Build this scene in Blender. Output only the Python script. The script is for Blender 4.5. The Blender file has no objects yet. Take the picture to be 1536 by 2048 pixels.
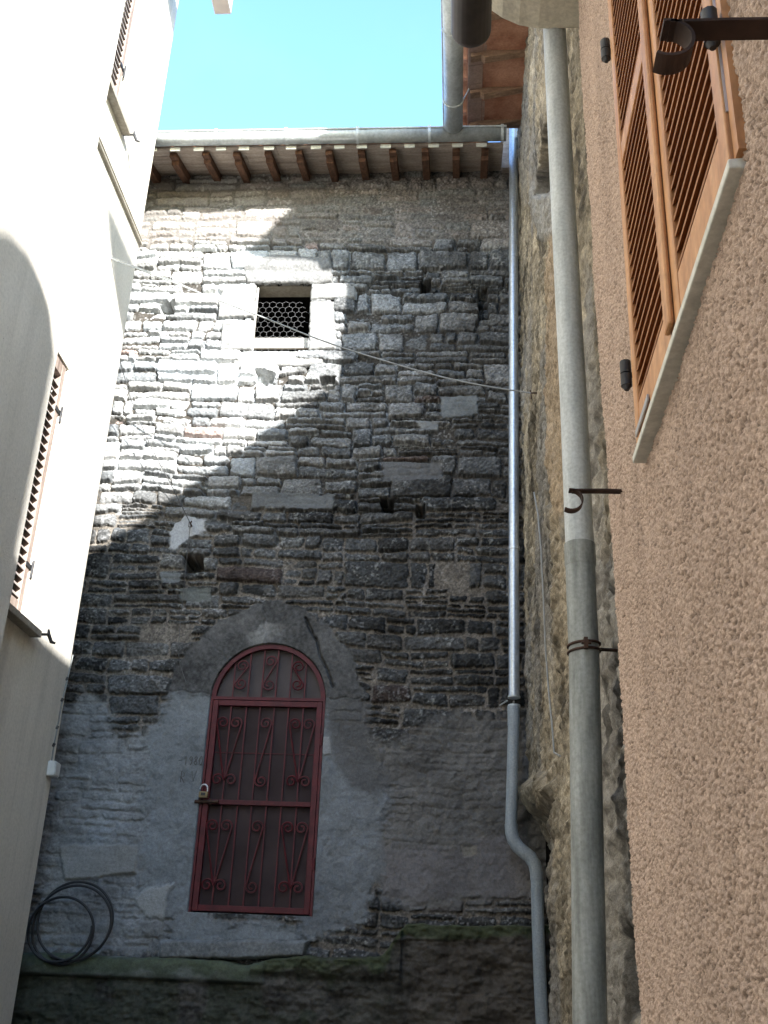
import bpy, math, random
import numpy as np
from mathutils import Vector, Matrix

random.seed(7)
C = bpy.context.scene.collection
PI = math.pi

# ------------------------------------------------------------------ surveyed camera
W, H, F = 1536., 2048., 2155.3
PITCH, ROLL, YAW = math.radians(24.328), math.radians(2.4326), math.radians(-4.5414)
fw = np.array([math.sin(YAW)*math.cos(PITCH), math.cos(YAW)*math.cos(PITCH), math.sin(PITCH)])
rt0 = np.array([math.cos(YAW), -math.sin(YAW), 0.])
up0 = np.cross(rt0, fw)
rt = math.cos(ROLL)*rt0 + math.sin(ROLL)*up0
up = -math.sin(ROLL)*rt0 + math.cos(ROLL)*up0
def ray(x, y): return fw + rt*(x-W/2)/F - up*(y-H/2)/F
def onY(x, y, Y): d = ray(x, y); return d*(Y/d[1])
def onX(x, y, X): d = ray(x, y); return d*(X/d[0])
D = 8.0                       # facade plane y
XR = 0.47                     # right wall plane x
XF = -2.78                    # far left house wall
XN = -2.60                    # near left house wall
def fxz(x, y, Y=D): p = onY(x, y, Y); return (float(p[0]), float(p[2]))
SUN = np.array([-1., 2.1, -.83])     # direction the light travels

# ------------------------------------------------------------------ object helpers
def link(name, me, parent=None, mat=None):
    o = bpy.data.objects.new(name, me); C.objects.link(o)
    if mat: me.materials.append(mat)
    if parent:
        o.parent = parent
        o.matrix_parent_inverse = wm(parent).inverted()
    return o
def wm(o):
    m = o.matrix_basis.copy()
    if o.parent: m = wm(o.parent) @ o.matrix_parent_inverse @ m
    return m
def thing(name, label, cat, loc=(0, 0, 0), group=None):
    o = bpy.data.objects.new(name, None); C.objects.link(o); o.empty_display_size = .1
    o.location = loc; tag(o, label, cat, group); return o
def tag(o, label, cat, group=None):
    o['label'] = label; o['category'] = cat
    if group: o['group'] = group
    return o
def struct(o): o['kind'] = 'structure'; return o

class MB:
    """collects shapes, all in world coordinates"""
    def __init__(s): s.v = []; s.f = []; s.sm = []
    def add(s, vs, fs, smooth=False):
        b = len(s.v); s.v += [tuple(float(c) for c in p) for p in vs]
        s.f += [tuple(i+b for i in f) for f in fs]; s.sm += [smooth]*len(fs)
    def box(s, a, b):
        (x0, y0, z0), (x1, y1, z1) = a, b
        s.add([(x0,y0,z0),(x1,y0,z0),(x1,y1,z0),(x0,y1,z0),(x0,y0,z1),(x1,y0,z1),(x1,y1,z1),(x0,y1,z1)],
              [(0,3,2,1),(4,5,6,7),(0,1,5,4),(1,2,6,5),(2,3,7,6),(3,0,4,7)])
    def hexa(s, p):           # 8 points, bottom ring then top ring
        s.add(p, [(0,3,2,1),(4,5,6,7),(0,1,5,4),(1,2,6,5),(2,3,7,6),(3,0,4,7)])
    def prism(s, poly, axis, a, b):
        """poly is a list of 2-D points; axis the extrusion axis"""
        def P(q, t):
            if axis == 'x': return (t, q[0], q[1])
            if axis == 'y': return (q[0], t, q[1])
            return (q[0], q[1], t)
        n = len(poly)
        s.add([P(q, a) for q in poly]+[P(q, b) for q in poly],
              [tuple(range(n))[::-1], tuple(range(n, 2*n))]+[(i, (i+1) % n, n+(i+1) % n, n+i) for i in range(n)])
    def tube(s, path, r, seg=8, cap=True, flat=None, closed=False):
        path = [np.array(p, float) for p in path]
        n = len(path); rs = r if hasattr(r, '__len__') else [r]*n
        T = []
        for i in range(n):
            if closed: t = path[(i+1) % n]-path[i-1]
            else: t = path[min(i+1, n-1)]-path[max(i-1, 0)]
            T.append(t/(np.linalg.norm(t)+1e-12))
        ref = np.array([0, 0, 1.]) if abs(T[0][2]) < .9 else np.array([1., 0, 0])
        nrm = np.cross(T[0], ref); nrm /= np.linalg.norm(nrm)
        vs = []
        for i in range(n):
            nrm = nrm - T[i]*(nrm@T[i]); nrm /= (np.linalg.norm(nrm)+1e-12)
            bn = np.cross(T[i], nrm)
            for k in range(seg):
                a = 2*PI*(k+.5)/seg
                vs.append(path[i]+rs[i]*(math.cos(a)*nrm+math.sin(a)*bn))
        fs = []
        m = n if closed else n-1
        for i in range(m):
            for k in range(seg):
                a, b = i*seg+k, i*seg+(k+1) % seg
                c, d = ((i+1) % n)*seg+(k+1) % seg, ((i+1) % n)*seg+k
                fs.append((a, d, c, b))
        s.add(vs, fs, seg > 5)
        if cap and not closed:
            s.add(vs[:seg], [tuple(range(seg))[::-1]][::-1]); s.add(vs[-seg:], [tuple(range(seg))])
    def build(s, name, mat, parent=None, bevel=0., recalc=True):
        me = bpy.data.meshes.new(name); me.from_pydata(s.v, [], s.f)
        me.polygons.foreach_set('use_smooth', s.sm)
        if recalc:
            import bmesh
            bm = bmesh.new(); bm.from_mesh(me); bmesh.ops.recalc_face_normals(bm, faces=bm.faces); bm.to_mesh(me); bm.free()
        me.update()
        o = link(name, me, parent, mat)
        if bevel:
            b = o.modifiers.new('bevel', 'BEVEL'); b.width = bevel; b.segments = 2; b.limit_method = 'ANGLE'
        return o

def halfpipe(m, p0, p1, r, dirs, a0=PI, a1=2*PI, th=.004, seg=14):
    """gutter: half tube between p0 and p1, dirs = (side, up) unit vectors"""
    s, u = np.array(dirs[0], float), np.array(dirs[1], float)
    vs = []
    for p in (np.array(p0, float), np.array(p1, float)):
        for rr in (r, r-th):
            for k in range(seg+1):
                a = a0+(a1-a0)*k/seg
                vs.append(p+rr*(math.cos(a)*s+math.sin(a)*u))
    n = seg+1; fs = []
    for k in range(seg):
        fs += [(k, k+1, 2*n+k+1, 2*n+k), (n+k, 3*n+k, 3*n+k+1, n+k+1), (k, n+k, n+k+1, k+1), (2*n+k, 2*n+k+1, 3*n+k+1, 3*n+k)]
    fs += [(0, 2*n, 3*n, n), (seg, n+seg, 3*n+seg, 2*n+seg)]
    m.add(vs, fs, True)

# ------------------------------------------------------------------ numpy noise
_rs = np.random.RandomState(11)
_T = _rs.rand(16, 256, 256).astype(np.float32)
def vn(x, y, k=0):
    t = _T[k % 16]
    xi = np.floor(x).astype(np.int32); yi = np.floor(y).astype(np.int32)
    fx = (x-xi).astype(np.float32); fy = (y-yi).astype(np.float32)
    fx = fx*fx*fx*(fx*(fx*6-15)+10); fy = fy*fy*fy*(fy*(fy*6-15)+10)
    x0 = xi & 255; x1 = (xi+1) & 255; y0 = yi & 255; y1 = (yi+1) & 255
    a = t[x0, y0]*(1-fx)+t[x1, y0]*fx; b = t[x0, y1]*(1-fx)+t[x1, y1]*fx
    return (a*(1-fy)+b*fy)*2-1
def fbm(x, y, k=0, o=4, g=.5):
    s = 0.; a = 1.; n = 0.
    for i in range(o):
        s = s+a*vn(x*2**i+17.3*i, y*2**i+5.1*i, k+i); n += a; a *= g
    return s/n
def sst(a, b, x): t = np.clip((x-a)/(b-a), 0, 1); return t*t*(3-2*t)
def hsh(i, k): return _T[k % 16].ravel()[(i*7919+k*1013) % 65536]
def polysd(X, Z, poly):
    """signed distance, positive inside"""
    d = np.full(X.shape, 1e9, np.float32); ins = np.zeros(X.shape, bool)
    n = len(poly)
    for i in range(n):
        (ax, az), (bx, bz) = poly[i], poly[(i+1) % n]
        ex, ez = bx-ax, bz-az
        t = np.clip(((X-ax)*ex+(Z-az)*ez)/(ex*ex+ez*ez), 0, 1)
        d = np.minimum(d, np.hypot(X-ax-t*ex, Z-az-t*ez))
        c = (az > Z) != (bz > Z)
        if abs(ez) > 1e-9: ins ^= c & (X < ax+(Z-az)*ex/ez)
    return np.where(ins, d, -d)
def ppoly(pts, Y=D): return [fxz(px, py, Y) for px, py in pts]

def rubble(U, V, seed, hmean=.16, wmean=.36, joint=.012, skew=.3):
    """random rubble: rough courses of cells, each cut into one to three beds of one or two stones"""
    rs = np.random.RandomState(seed)
    v = float(V.min())-.1; bs = [v]
    while v < V.max()+.1:
        v += hmean*rs.uniform(.6, 1.4); bs.append(v)
    bs = np.array(bs); ci = np.clip(np.searchsorted(bs, V)-1, 0, len(bs)-2)
    u0 = np.zeros(U.shape, np.float32); u1 = u0.copy(); idd = np.zeros(U.shape, np.int64)
    cf = ci.ravel(); order = np.argsort(cf, kind='stable'); st = np.searchsorted(cf[order], np.arange(len(bs)))
    Uf = U.ravel(); u0f = u0.ravel(); u1f = u1.ravel(); idf = idd.ravel()
    for c in range(len(bs)-1):
        ix = order[st[c]:st[c+1]]
        if not len(ix): continue
        e = [float(U.min())-.5-rs.rand()*.3]
        while e[-1] < U.max()+.5: e.append(e[-1]+wmean*rs.uniform(.45, 1.6))
        e = np.array(e); k = np.clip(np.searchsorted(e, Uf[ix])-1, 0, len(e)-2)
        u0f[ix] = e[k]; u1f[ix] = e[k+1]; idf[ix] = c*97+k
    v0 = bs[ci].astype(np.float32); v1 = bs[ci+1].astype(np.float32)
    hh = v1-v0
    # beds
    p = hsh(idd, 1); tall = hh/hmean
    nb = np.where(p < .28/tall, 1, np.where(p < .86, 2, 3))
    f1 = np.where(nb == 1, 1.01, np.where(nb == 2, .32+.36*hsh(idd, 2), .25+.15*hsh(idd, 2)))
    f2 = np.where(nb == 3, .6+.15*hsh(idd, 3), 1.01)
    tl = (V-v0)/hh
    bed = (tl > f1).astype(int)+(tl > f2).astype(int)
    lo = np.where(bed == 0, 0, np.where(bed == 1, f1, f2)); hi = np.where(bed == 0, np.minimum(f1, 1), np.where(bed == 1, np.minimum(f2, 1), 1))
    b0 = v0+lo*hh; b1 = v0+hi*hh
    idb = idd*3+bed
    sp = hsh(idb, 4); ff = .3+.4*hsh(idb, 5)
    wide = (u1-u0)
    dosp = (sp < .5*wide/wmean)
    um = u0+ff*wide
    sec = dosp & (U > um)
    a0 = np.where(sec, um, u0); a1 = np.where(dosp & ~sec, um, u1)
    ids = idb*2+sec
    g = joint*(.4+1.2*hsh(ids, 6))
    lx = (U-.5*(a0+a1))/np.maximum(a1-a0, .02); ly = (V-.5*(b0+b1))/np.maximum(b1-b0, .02)
    hb = np.minimum(b1-b0, .12); wb = np.minimum(a1-a0, .12)
    q1, q2, q3, q4 = [hsh(ids, 20+i) for i in range(4)]
    cutT = skew*hb*q1*(.5+lx*np.sign(q2-.5)); cutB = skew*hb*q3*(.5+lx*np.sign(q4-.5))
    cutL = skew*.7*wb*q2*(.5+ly*np.sign(q3-.5)); cutR = skew*.7*wb*q4*(.5+ly*np.sign(q1-.5))
    # some tops rise to a hump or sag in the middle
    cutT = cutT+skew*.5*hb*hsh(ids, 25)*np.abs(lx)**1.5*2*(hsh(ids, 26) < .4)
    dx = np.minimum(U-a0-cutL, a1-U-cutR)-g*.5; dy = np.minimum(V-b0-cutB, b1-V-cutT)-g*.5
    r = .006+.022*hsh(ids, 7)
    r = np.minimum(r, .42*np.minimum(b1-b0, a1-a0))
    qx = np.maximum(r-dx, 0); qy = np.maximum(r-dy, 0)
    sd = np.where((qx > 0) & (qy > 0), r-np.hypot(qx, qy), np.minimum(dx, dy))
    lx = (U-.5*(a0+a1))/np.maximum(a1-a0, .02); ly = (V-.5*(b0+b1))/np.maximum(b1-b0, .02)
    return sd.astype(np.float32), ids, lx, ly

def gridmesh(name, P, col, mat, parent=None, keep=None, flip=False, smooth=True):
    """P: (nz, nx, 3) points, col: (nz, nx, 3) colours"""
    nz, nx = P.shape[:2]
    idx = np.arange(nz*nx).reshape(nz, nx)
    q = np.stack([idx[:-1, :-1], idx[:-1, 1:], idx[1:, 1:], idx[1:, :-1]], -1)
    if flip: q = q[..., ::-1]
    q = q.reshape(-1, 4)
    if keep is not None: q = q[keep[:-1, :-1].ravel()]
    me = bpy.data.meshes.new(name)
    me.vertices.add(nz*nx); me.vertices.foreach_set('co', P.reshape(-1).astype(np.float32))
    me.loops.add(q.size); me.loops.foreach_set('vertex_index', q.reshape(-1).astype(np.int32))
    me.polygons.add(len(q)); me.polygons.foreach_set('loop_start', np.arange(0, q.size, 4, dtype=np.int32))
    me.polygons.foreach_set('use_smooth', np.full(len(q), smooth))
    me.update(calc_edges=True)
    a = me.color_attributes.new('col', 'FLOAT_COLOR', 'POINT')
    c4 = np.ones((nz*nx, 4), np.float32); c4[:, :3] = np.clip(col.reshape(-1, 3), .005, .95)
    a.data.foreach_set('color', c4.reshape(-1))
    return link(name, me, parent, mat)

# ------------------------------------------------------------------ materials
class NT:
    def __init__(s, name):
        s.m = bpy.data.materials.new(name); s.m.use_nodes = True; s.t = s.m.node_tree
        s.b = s.t.nodes['Principled BSDF']
        s.b.inputs['Specular IOR Level'].default_value = .25
    def n(s, typ, **kw):
        n = s.t.nodes.new(typ)
        for k, v in kw.items():
            if k in n.inputs.keys(): n.inputs[k].default_value = v
            else: setattr(n, k, v)
        return n
    def l(s, a, b): s.t.links.new(a, b)
    def noise(s, scale, detail=4, rough=.6, vec=None, dist=0.):
        n = s.n('ShaderNodeTexNoise'); n.inputs['Scale'].default_value = scale; n.inputs['Detail'].default_value = detail
        n.inputs['Roughness'].default_value = rough; n.inputs['Distortion'].default_value = dist
        if vec: s.l(vec, n.inputs['Vector'])
        return n.outputs['Fac']
    def coord(s, scale=None):
        c = s.n('ShaderNodeTexCoord').outputs['Object']
        if scale:
            m = s.n('ShaderNodeMapping'); m.inputs['Scale'].default_value = scale; s.l(c, m.inputs['Vector']); c = m.outputs['Vector']
        return c
    def ramp(s, fac, stops):
        r = s.n('ShaderNodeValToRGB'); e = r.color_ramp.elements
        while len(e) < len(stops): e.new(.5)
        for i, (p, c) in enumerate(stops):
            e[i].position = p; e[i].color = (*c, 1) if len(c) == 3 else c
        s.l(fac, r.inputs['Fac']); return r.outputs['Color']
    def mix(s, fac, a, b, mode='MIX'):
        m = s.n('ShaderNodeMix', data_type='RGBA', blend_type=mode)
        for sock, v in ((m.inputs['Factor'], fac), (m.inputs['A'], a), (m.inputs['B'], b)):
            pass
        for i, v in ((0, fac), (6, a), (7, b)):
            if hasattr(v, 'links') or hasattr(v, 'is_output'): s.l(v, m.inputs[i])
            else: m.inputs[i].default_value = v if i == 0 else (*v, 1)
        return m.outputs[2]
    def bump(s, h, dist, strength=1.):
        b = s.n('ShaderNodeBump'); b.inputs['Distance'].default_value = dist; b.inputs['Strength'].default_value = strength
        s.l(h, b.inputs['Height']); s.l(b.outputs['Normal'], s.b.inputs['Normal'])
    def base(s, c):
        if hasattr(c, 'is_output'): s.l(c, s.b.inputs['Base Color'])
        else: s.b.inputs['Base Color'].default_value = (*c, 1)

def mat_vcol(name, scale=60, amt=.35, bump=.004, rough=.92):
    t = NT(name); c = t.coord()
    a = t.n('ShaderNodeAttribute'); a.attribute_name = 'col'
    n = t.noise(scale, 5, .7, c)
    n2 = t.noise(scale*4, 3, .6, c)
    r = t.ramp(n, [(.25, (1-amt,)*3), (.75, (1+amt*.0,)*3)])
    r2 = t.ramp(n2, [(.3, (.78, .78, .78)), (.7, (1, 1, 1))])
    t.base(t.mix(1., t.mix(1., a.outputs['Color'], r, 'MULTIPLY'), r2, 'MULTIPLY'))
    t.b.inputs['Roughness'].default_value = rough
    t.bump(n, bump, .8)
    return t.m
def mat_plain(name, c1, c2, scale=8, rough=.6, metal=0., bump=0., stretch=None, stops=(.35, .65), spec=.3, fine=None):
    t = NT(name); c = t.coord(stretch)
    n = t.noise(scale, 5, .6, c)
    col = t.ramp(n, [(stops[0], c1), (stops[1], c2)])
    if fine:
        col = t.mix(1., col, t.ramp(t.noise(fine, 3, .6, t.coord()), [(.3, (.75, .75, .75)), (.65, (1, 1, 1))]), 'MULTIPLY')
    t.base(col)
    t.b.inputs['Roughness'].default_value = rough; t.b.inputs['Metallic'].default_value = metal
    t.b.inputs['Specular IOR Level'].default_value = spec
    if bump: t.bump(n, bump)
    return t.m
def mat_render_wall(name, ca, cb, stain):
    """painted lime render: mottled, streaked by rain, fine sandy grain"""
    t = NT(name); c = t.coord()
    n = t.noise(1.3, 6, .6, c); col = t.ramp(n, [(.35, ca), (.68, cb)])
    st = t.noise(1.2, 5, .65, t.coord((5, 5, .35)))
    col = t.mix(t.ramp(st, [(.5, (0, 0, 0)), (.75, (.55, .55, .55))]), col, stain)
    col = t.mix(1., col, t.ramp(t.noise(45, 4, .6, c), [(.3, (.86, .86, .86)), (.6, (1, 1, 1))]), 'MULTIPLY')
    # small pits and chips
    v = t.n('ShaderNodeTexVoronoi'); v.inputs['Scale'].default_value = 14; t.l(c, v.inputs['Vector'])
    pit = t.ramp(v.outputs['Distance'], [(.03, (.35, .33, .3)), (.07, (1, 1, 1))])
    col = t.mix(t.ramp(t.noise(3, 2, .5, c), [(.5, (0, 0, 0)), (.6, (1, 1, 1))]), col, t.mix(1., col, pit, 'MULTIPLY'))
    t.base(col); t.b.inputs['Roughness'].default_value = .9
    t.bump(t.noise(70, 5, .7, c), .003, .7)
    return t.m

M_STONE = mat_vcol('rubble_stone', 55, .4, .004)
M_OLD = mat_vcol('old_stone', 30, .6, .012)
M_STUCCO = mat_vcol('roughcast', 170, .5, .003)
M_WHITE = mat_render_wall('white_render', (.66, .62, .545), (.74, .70, .63), (.52, .49, .43))
M_CREAM = mat_render_wall('cream_render', (.67, .635, .56), (.75, .715, .64), (.38, .37, .32))
M_SOFFIT = mat_plain('soffit_paint', (.58, .53, .42), (.68, .63, .52), 6, .85, bump=.003, fine=60)
M_ZINC = mat_plain('zinc', (.42, .45, .46), (.56, .59, .60), 7, .45, .25, bump=.001, stretch=(1, 1, .6), fine=40)
M_ZINCP = mat_plain('galvanised_pipe', (.50, .55, .60), (.64, .69, .74), 9, .34, .7, bump=.0006, stretch=(3, 3, .4), fine=50)
M_PVC = mat_plain('grey_plastic_pipe', (.27, .31, .335), (.36, .40, .43), 4, .55, 0, stretch=(5, 5, .5), spec=.35, fine=90)
M_FIBRE = mat_plain('grey_painted_pipe', (.38, .41, .415), (.54, .57, .575), 5, .5, .0, bump=.0008, stretch=(6, 6, .7), spec=.4, fine=90)
M_FIBRE2 = mat_plain('grey_cement_pipe', (.20, .215, .205), (.36, .38, .365), 5, .75, .0, bump=.0012, stretch=(6, 6, .7), fine=80)
M_DARKGUT = mat_plain('brown_gutter', (.045, .038, .035), (.075, .06, .055), 9, .5, .2)
M_WOOD = mat_plain('rafter_wood', (.07, .035, .02), (.15, .075, .045), 6, .8, stretch=(6, 1, 6), fine=50)
M_PLANK = mat_plain('soffit_plank', (.30, .24, .2), (.46, .39, .33), 3, .85, stretch=(1, 6, 6), fine=40)
M_TERRA = mat_plain('terracotta', (.30, .13, .075), (.48, .25, .16), 5, .85, bump=.003, fine=50)
M_TERRA2 = mat_plain('terracotta_underside', (.38, .25, .19), (.50, .35, .27), 7, .85, bump=.002, fine=50)
M_TILEBROWN = mat_plain('weathered_rafter', (.22, .13, .08), (.36, .23, .15), 6, .85, stretch=(1, 6, 6), fine=50)
M_ORANGE = mat_plain('varnished_shutter', (.42, .20, .085), (.58, .31, .145), 3, .5, spec=.25, stretch=(8, 8, .6), fine=30)
M_SLAT = mat_plain('varnished_slat', (.22, .10, .045), (.36, .18, .085), 4, .65, spec=.12, stretch=(8, .8, 8))
M_DARKROOM = mat_plain('dark_interior', (.012, .01, .009), (.02, .017, .015), 3, .9)
M_PALESILL = mat_plain('painted_sill', (.55, .55, .48), (.68, .67, .60), 9, .55, fine=50)
M_IRON = mat_plain('rusty_iron', (.035, .022, .017), (.075, .042, .03), 12, .7, .3, bump=.001)
M_IRONB = mat_plain('dark_iron', (.03, .03, .032), (.06, .06, .062), 12, .55, .4)
M_RED = mat_plain('red_gate_paint', (.066, .0065, .010), (.115, .012, .017), 9, .55, spec=.35, fine=60)
M_SHEET2 = mat_plain('gate_fanlight_sheet', (.06, .048, .047), (.095, .08, .078), 3, .7, bump=.001, fine=300)
M_SHEET = mat_plain('gate_sheet', (.028, .015, .015), (.052, .034, .034), 3, .7, bump=.001, fine=300)
M_BRASS = mat_plain('brass', (.16, .125, .07), (.25, .19, .10), 12, .55, .5)
M_STEEL = mat_plain('steel', (.4, .42, .44), (.55, .57, .6), 12, .35, .9)
M_RUBBER = mat_plain('black_hose', (.012, .013, .014), (.03, .03, .032), 12, .5, spec=.4)
M_CABLE = mat_plain('grey_cable', (.2, .21, .205), (.3, .31, .305), 12, .6)
M_WIRE = mat_plain('dark_wire', (.05, .05, .05), (.09, .09, .09), 12, .7)
M_BOX = mat_plain('pale_plastic', (.52, .54, .53), (.6, .62, .6), 6, .5)
M_SHUTW = mat_plain('grey_brown_shutter', (.24, .18, .15), (.42, .34, .29), 4, .7, stretch=(8, 8, .6), fine=40)
M_SLATW = mat_plain('weathered_slat', (.30, .26, .24), (.44, .40, .37), 4, .75, stretch=(8, .8, 8))
M_SILLG = mat_plain('stone_sill', (.33, .30, .25), (.44, .41, .35), 8, .85, bump=.003, fine=40)
M_STREET = mat_plain('street_stone', (.07, .068, .065), (.12, .115, .11), 3, .9, bump=.01, fine=30)
M_BLOCK = mat_plain('dressed_stone', (.40, .39, .36), (.56, .55, .52), 9, .92, bump=.006, fine=60)
M_SCRATCH = mat_plain('scratch', (.085, .085, .085), (.12, .12, .12), 12, .95)
M_MESH = mat_plain('galvanised_wire', (.14, .14, .14), (.2, .2, .2), 12, .6, .2)
M_BOARD = mat_plain('pale_board', (.55, .52, .47), (.66, .63, .58), 5, .8, stretch=(1, 6, 6), fine=40)

# ------------------------------------------------------------------ ground
m = MB(); m.box((-30, -30, -2.0), (30, 40, -1.6)); struct(m.build('street', M_STREET))

# ================================================================== the stone house that closes the alley
house = thing('stone_house', 'old rubble stone house closing the alley, with arched red gate', 'house', (-1.4, 8.2, -1.6))
RES = .006
xs = np.arange(-3.5, .62, RES); zs = np.arange(-.9, 7.36, RES)
X, Z = [a.astype(np.float32) for a in np.meshgrid(xs, zs)]
VV = Z+.05*vn(X*.7, Z*.5, 1)+.012*vn(X*2.2, Z*1.7, 2)+.008*fbm(X*13, Z*16, 3, 2)+.008*fbm(X*38, Z*44, 4, 3, .6)
UU = X+.03*vn(X*1.7, Z*2.3, 5)+.012*fbm(X*10, Z*10, 6, 2)+.009*fbm(X*40, Z*36, 7, 3, .6)
sdA, idA, lx, ly = rubble(UU, VV, 5, .158, .40, .006, .22)
topz = sst(6.28, 6.42, Z+.05*vn(X*2, Z, 3))                     # flush, paler masonry under the eaves
mort = np.clip(sst(3.75, 3.1, Z+.25*vn(X*1.1, Z*1.1, 8)), 0, 1)     # mortared zone
mort = np.maximum(mort, .8*sst(.1, .5, X+.6+.3*vn(X, Z*1.5, 9))*sst(5.6, 4.9, Z))
prot = (hsh(idA, 8)-.5)*.040*(1-.6*topz)*(1-.35*mort)
tilt = ((hsh(idA, 9)-.5)*.050*lx+(hsh(idA, 10)-.60)*.044*ly)*(1-.6*topz)
fx_ = hsh(idA, 3)*9
lit_ = sst(-1.05, -1.9, X)*sst(3.2, 4.2, Z)  # zone of the stones that stand in the sun
surf = .013*(1-.35*lit_)*fbm(X*13+fx_, Z*15+fx_, 10, 5, .6)+.006*vn(X*60, Z*75, 2)+.016*(1-.5*lit_)*(np.abs(fbm(X*7+fx_, Z*11+2*fx_, 12, 3))-.25)
edge = sst(-.003, .009, sdA)
dome = .8*edge+.2*sst(0, .05, sdA)
stoneh = -.034+.062*dome+prot+tilt*dome+surf*(.5+.5*edge)
# stones missing here and there in the dry part
miss = (hsh(idA, 11) < .035*(1-topz)) & (Z > 2.4)
stoneh = np.where(miss, stoneh-.05, stoneh)
mlev = -.030+.024*mort+.034*topz+.016*fbm(X*5, Z*5, 13, 4)+.006*fbm(X*30, Z*30, 1, 3)
rmort = sst(-.002, .006, mlev-stoneh)
h = np.maximum(stoneh, mlev)
# ---- colours (albedo, with some sun and shade painted in)
def c3(*c): return np.array(c, np.float32)
v1 = hsh(idA, 12)[..., None]; v2 = hsh(idA, 13)[..., None]; v3 = hsh(idA, 14)[..., None]
grey = c3(.20, .212, .22)*(1-v2)+c3(.27, .268, .26)*v2
grey = grey*(.5+.85*v1)
grey = np.where(v3 > .94, c3(.36, .37, .37)*(.8+.3*v1), grey)
grey = np.where(v3 < .018, c3(.2, .155, .14)*(.8+.4*v1), grey)
low = sst(4.7, 3.6, Z+.3*vn(X*.9, Z*.9, 2))[..., None]  # lower stones are dark slate, darkened further for the deeper shade there
rightd = (sst(-1.2, .3, X+.3*vn(X*1.2, Z*1.2, 5))*sst(6.4, 5.9, Z)*sst(.9, 1.5, Z))[..., None]  # right side dark, taken down further for its shade
pale = (sst(-1.05, -1.9, X+.3*vn(X, Z, 11))*sst(3.2, 4.2, Z+.3*vn(X*.9, Z, 12)))[..., None]  # stones painted lighter over the sunlit zone
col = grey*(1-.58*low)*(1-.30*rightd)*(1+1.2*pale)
lich = sst(.18, .42, fbm(X*34, Z*34, 6, 4, .65))*sst(-.3, .3, fbm(X*2.3, Z*2.3, 9, 3))
col = col*(1-.55*lich[..., None])+c3(.40, .41, .39)*.55*lich[..., None]
black = sst(-.02, .35, fbm(X*3.6, Z*5.4, 3, 6, .6))[..., None]
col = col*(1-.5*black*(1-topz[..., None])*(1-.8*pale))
col = col*(1-topz[..., None])+(c3(.215, .20, .185)*(1+.55*sst(-1.4, -2., X))[..., None]*(.66+.6*v1)+c3(.03, .0, -.01)*(v2-.5))*topz[..., None]  # eaves masonry painted lighter at its sunlit left end
mc = c3(.225, .20, .17)*(1-.0)+np.zeros_like(col)
mc = mc*(.85+.3*fbm(X*9, Z*9, 5, 3)[..., None])
mc = mc*(1-.62*sst(3.4, 4.0, Z)[..., None]*(1-topz[..., None]))  # dry joints darkened to stand in for the shadow in them
mc = mc*(1-topz[..., None])+c3(.20, .185, .17)*topz[..., None]
col = col*(1-rmort[..., None])+mc*rmort[..., None]

spk = fbm(X*75, Z*75, 1, 2, .8)
col = col*(1+.75*np.clip(spk, -.6, .9)*(1-.7*lit_))[..., None]
col = col+(.16*sst(.42, .6, vn(X*58, Z*66, 9))*sst(-.1, .4, fbm(X*4, Z*4, 11, 3)))[..., None]
nz1 = .05*fbm(X*7, Z*7, 7, 4)+.015*fbm(X*40, Z*40, 3, 2)
def patch(poly, colour, level, rough, fade=.03, edgenoise=1., amt=1., cvar=.18, k=0):
    """a coat of render over the stones"""
    global h, col
    sd = polysd(X, Z, poly)+nz1*edgenoise
    w = sst(-fade, fade, sd)*amt
    ph = level+rough*fbm(X*4, Z*4, 2+k, 5)+rough*.35*fbm(X*25, Z*25, 5+k, 3)
    h = h*(1-w)+np.maximum(ph, h*(1-amt)+ph*amt)*w
    cc = np.array(colour, np.float32)*(1+cvar*fbm(X*3.1, Z*3.1, 4+k, 5)+.5*cvar*fbm(X*19, Z*19, 9+k, 3))[..., None]
    col = col*(1-w[..., None])+cc*w[..., None]
    return w
# thin rough render over the lower left, over the lower right
patch(ppoly([(120,1400),(215,1395),(255,1470),(300,1440),(350,1430),(345,1900),(40,1925)]), (.32,.335,.34), -.004, .034, .07, 2.2, .84, .4, 1)
patch(ppoly([(700,1470),(800,1490),(880,1425),(1000,1440),(1110,1430),(1110,1790),(980,1795),(900,1830),(830,1820),(745,1790)]), (.20,.195,.188), .002, .034, .05, 2., .88, .45, 2)
patch(ppoly([(760,1690),(900,1695),(1000,1660),(1060,1700),(1060,1790),(840,1800),(765,1790)]), (.225,.215,.22), .010, .02, .04, 1.3, .75, .3, 3)
# arch ring of big dressed stones
cx, cz = fxz(536, 1399); RA = .44
R_ = np.hypot(X-cx, Z-cz); A_ = np.degrees(np.arctan2(Z-cz, X-cx))
ro = .735+.05*vn(A_/22, X*0+3, 4)+.02*vn(A_/6, X*0+1, 3)
wr = sst(-.012, .012, np.minimum(ro-R_, R_-.3)+.006*fbm(X*30, Z*30, 2, 3))*sst(-.06, .0, Z-cz+.02)
jo = np.full(X.shape, 9., np.float32)
for a in (2, 97, 138, 176):
    jo = np.minimum(jo, np.abs(np.radians((A_-a+.8*np.sin(R_*40))))*R_)
jo = jo+.02
cp_ = ppoly([(612,1236),(622,1262),(634,1282),(640,1310),(655,1340),(666,1374)])
pd = np.full(X.shape, 9., np.float32)
for (ax, az), (bx, bz) in zip(cp_[:-1], cp_[1:]):
    t_ = np.clip(((X-ax)*(bx-ax)+(Z-az)*(bz-az))/((bx-ax)**2+(bz-az)**2), 0, 1); pd = np.minimum(pd, np.hypot(X-ax-t_*(bx-ax), Z-az-t_*(bz-az)))
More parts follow.
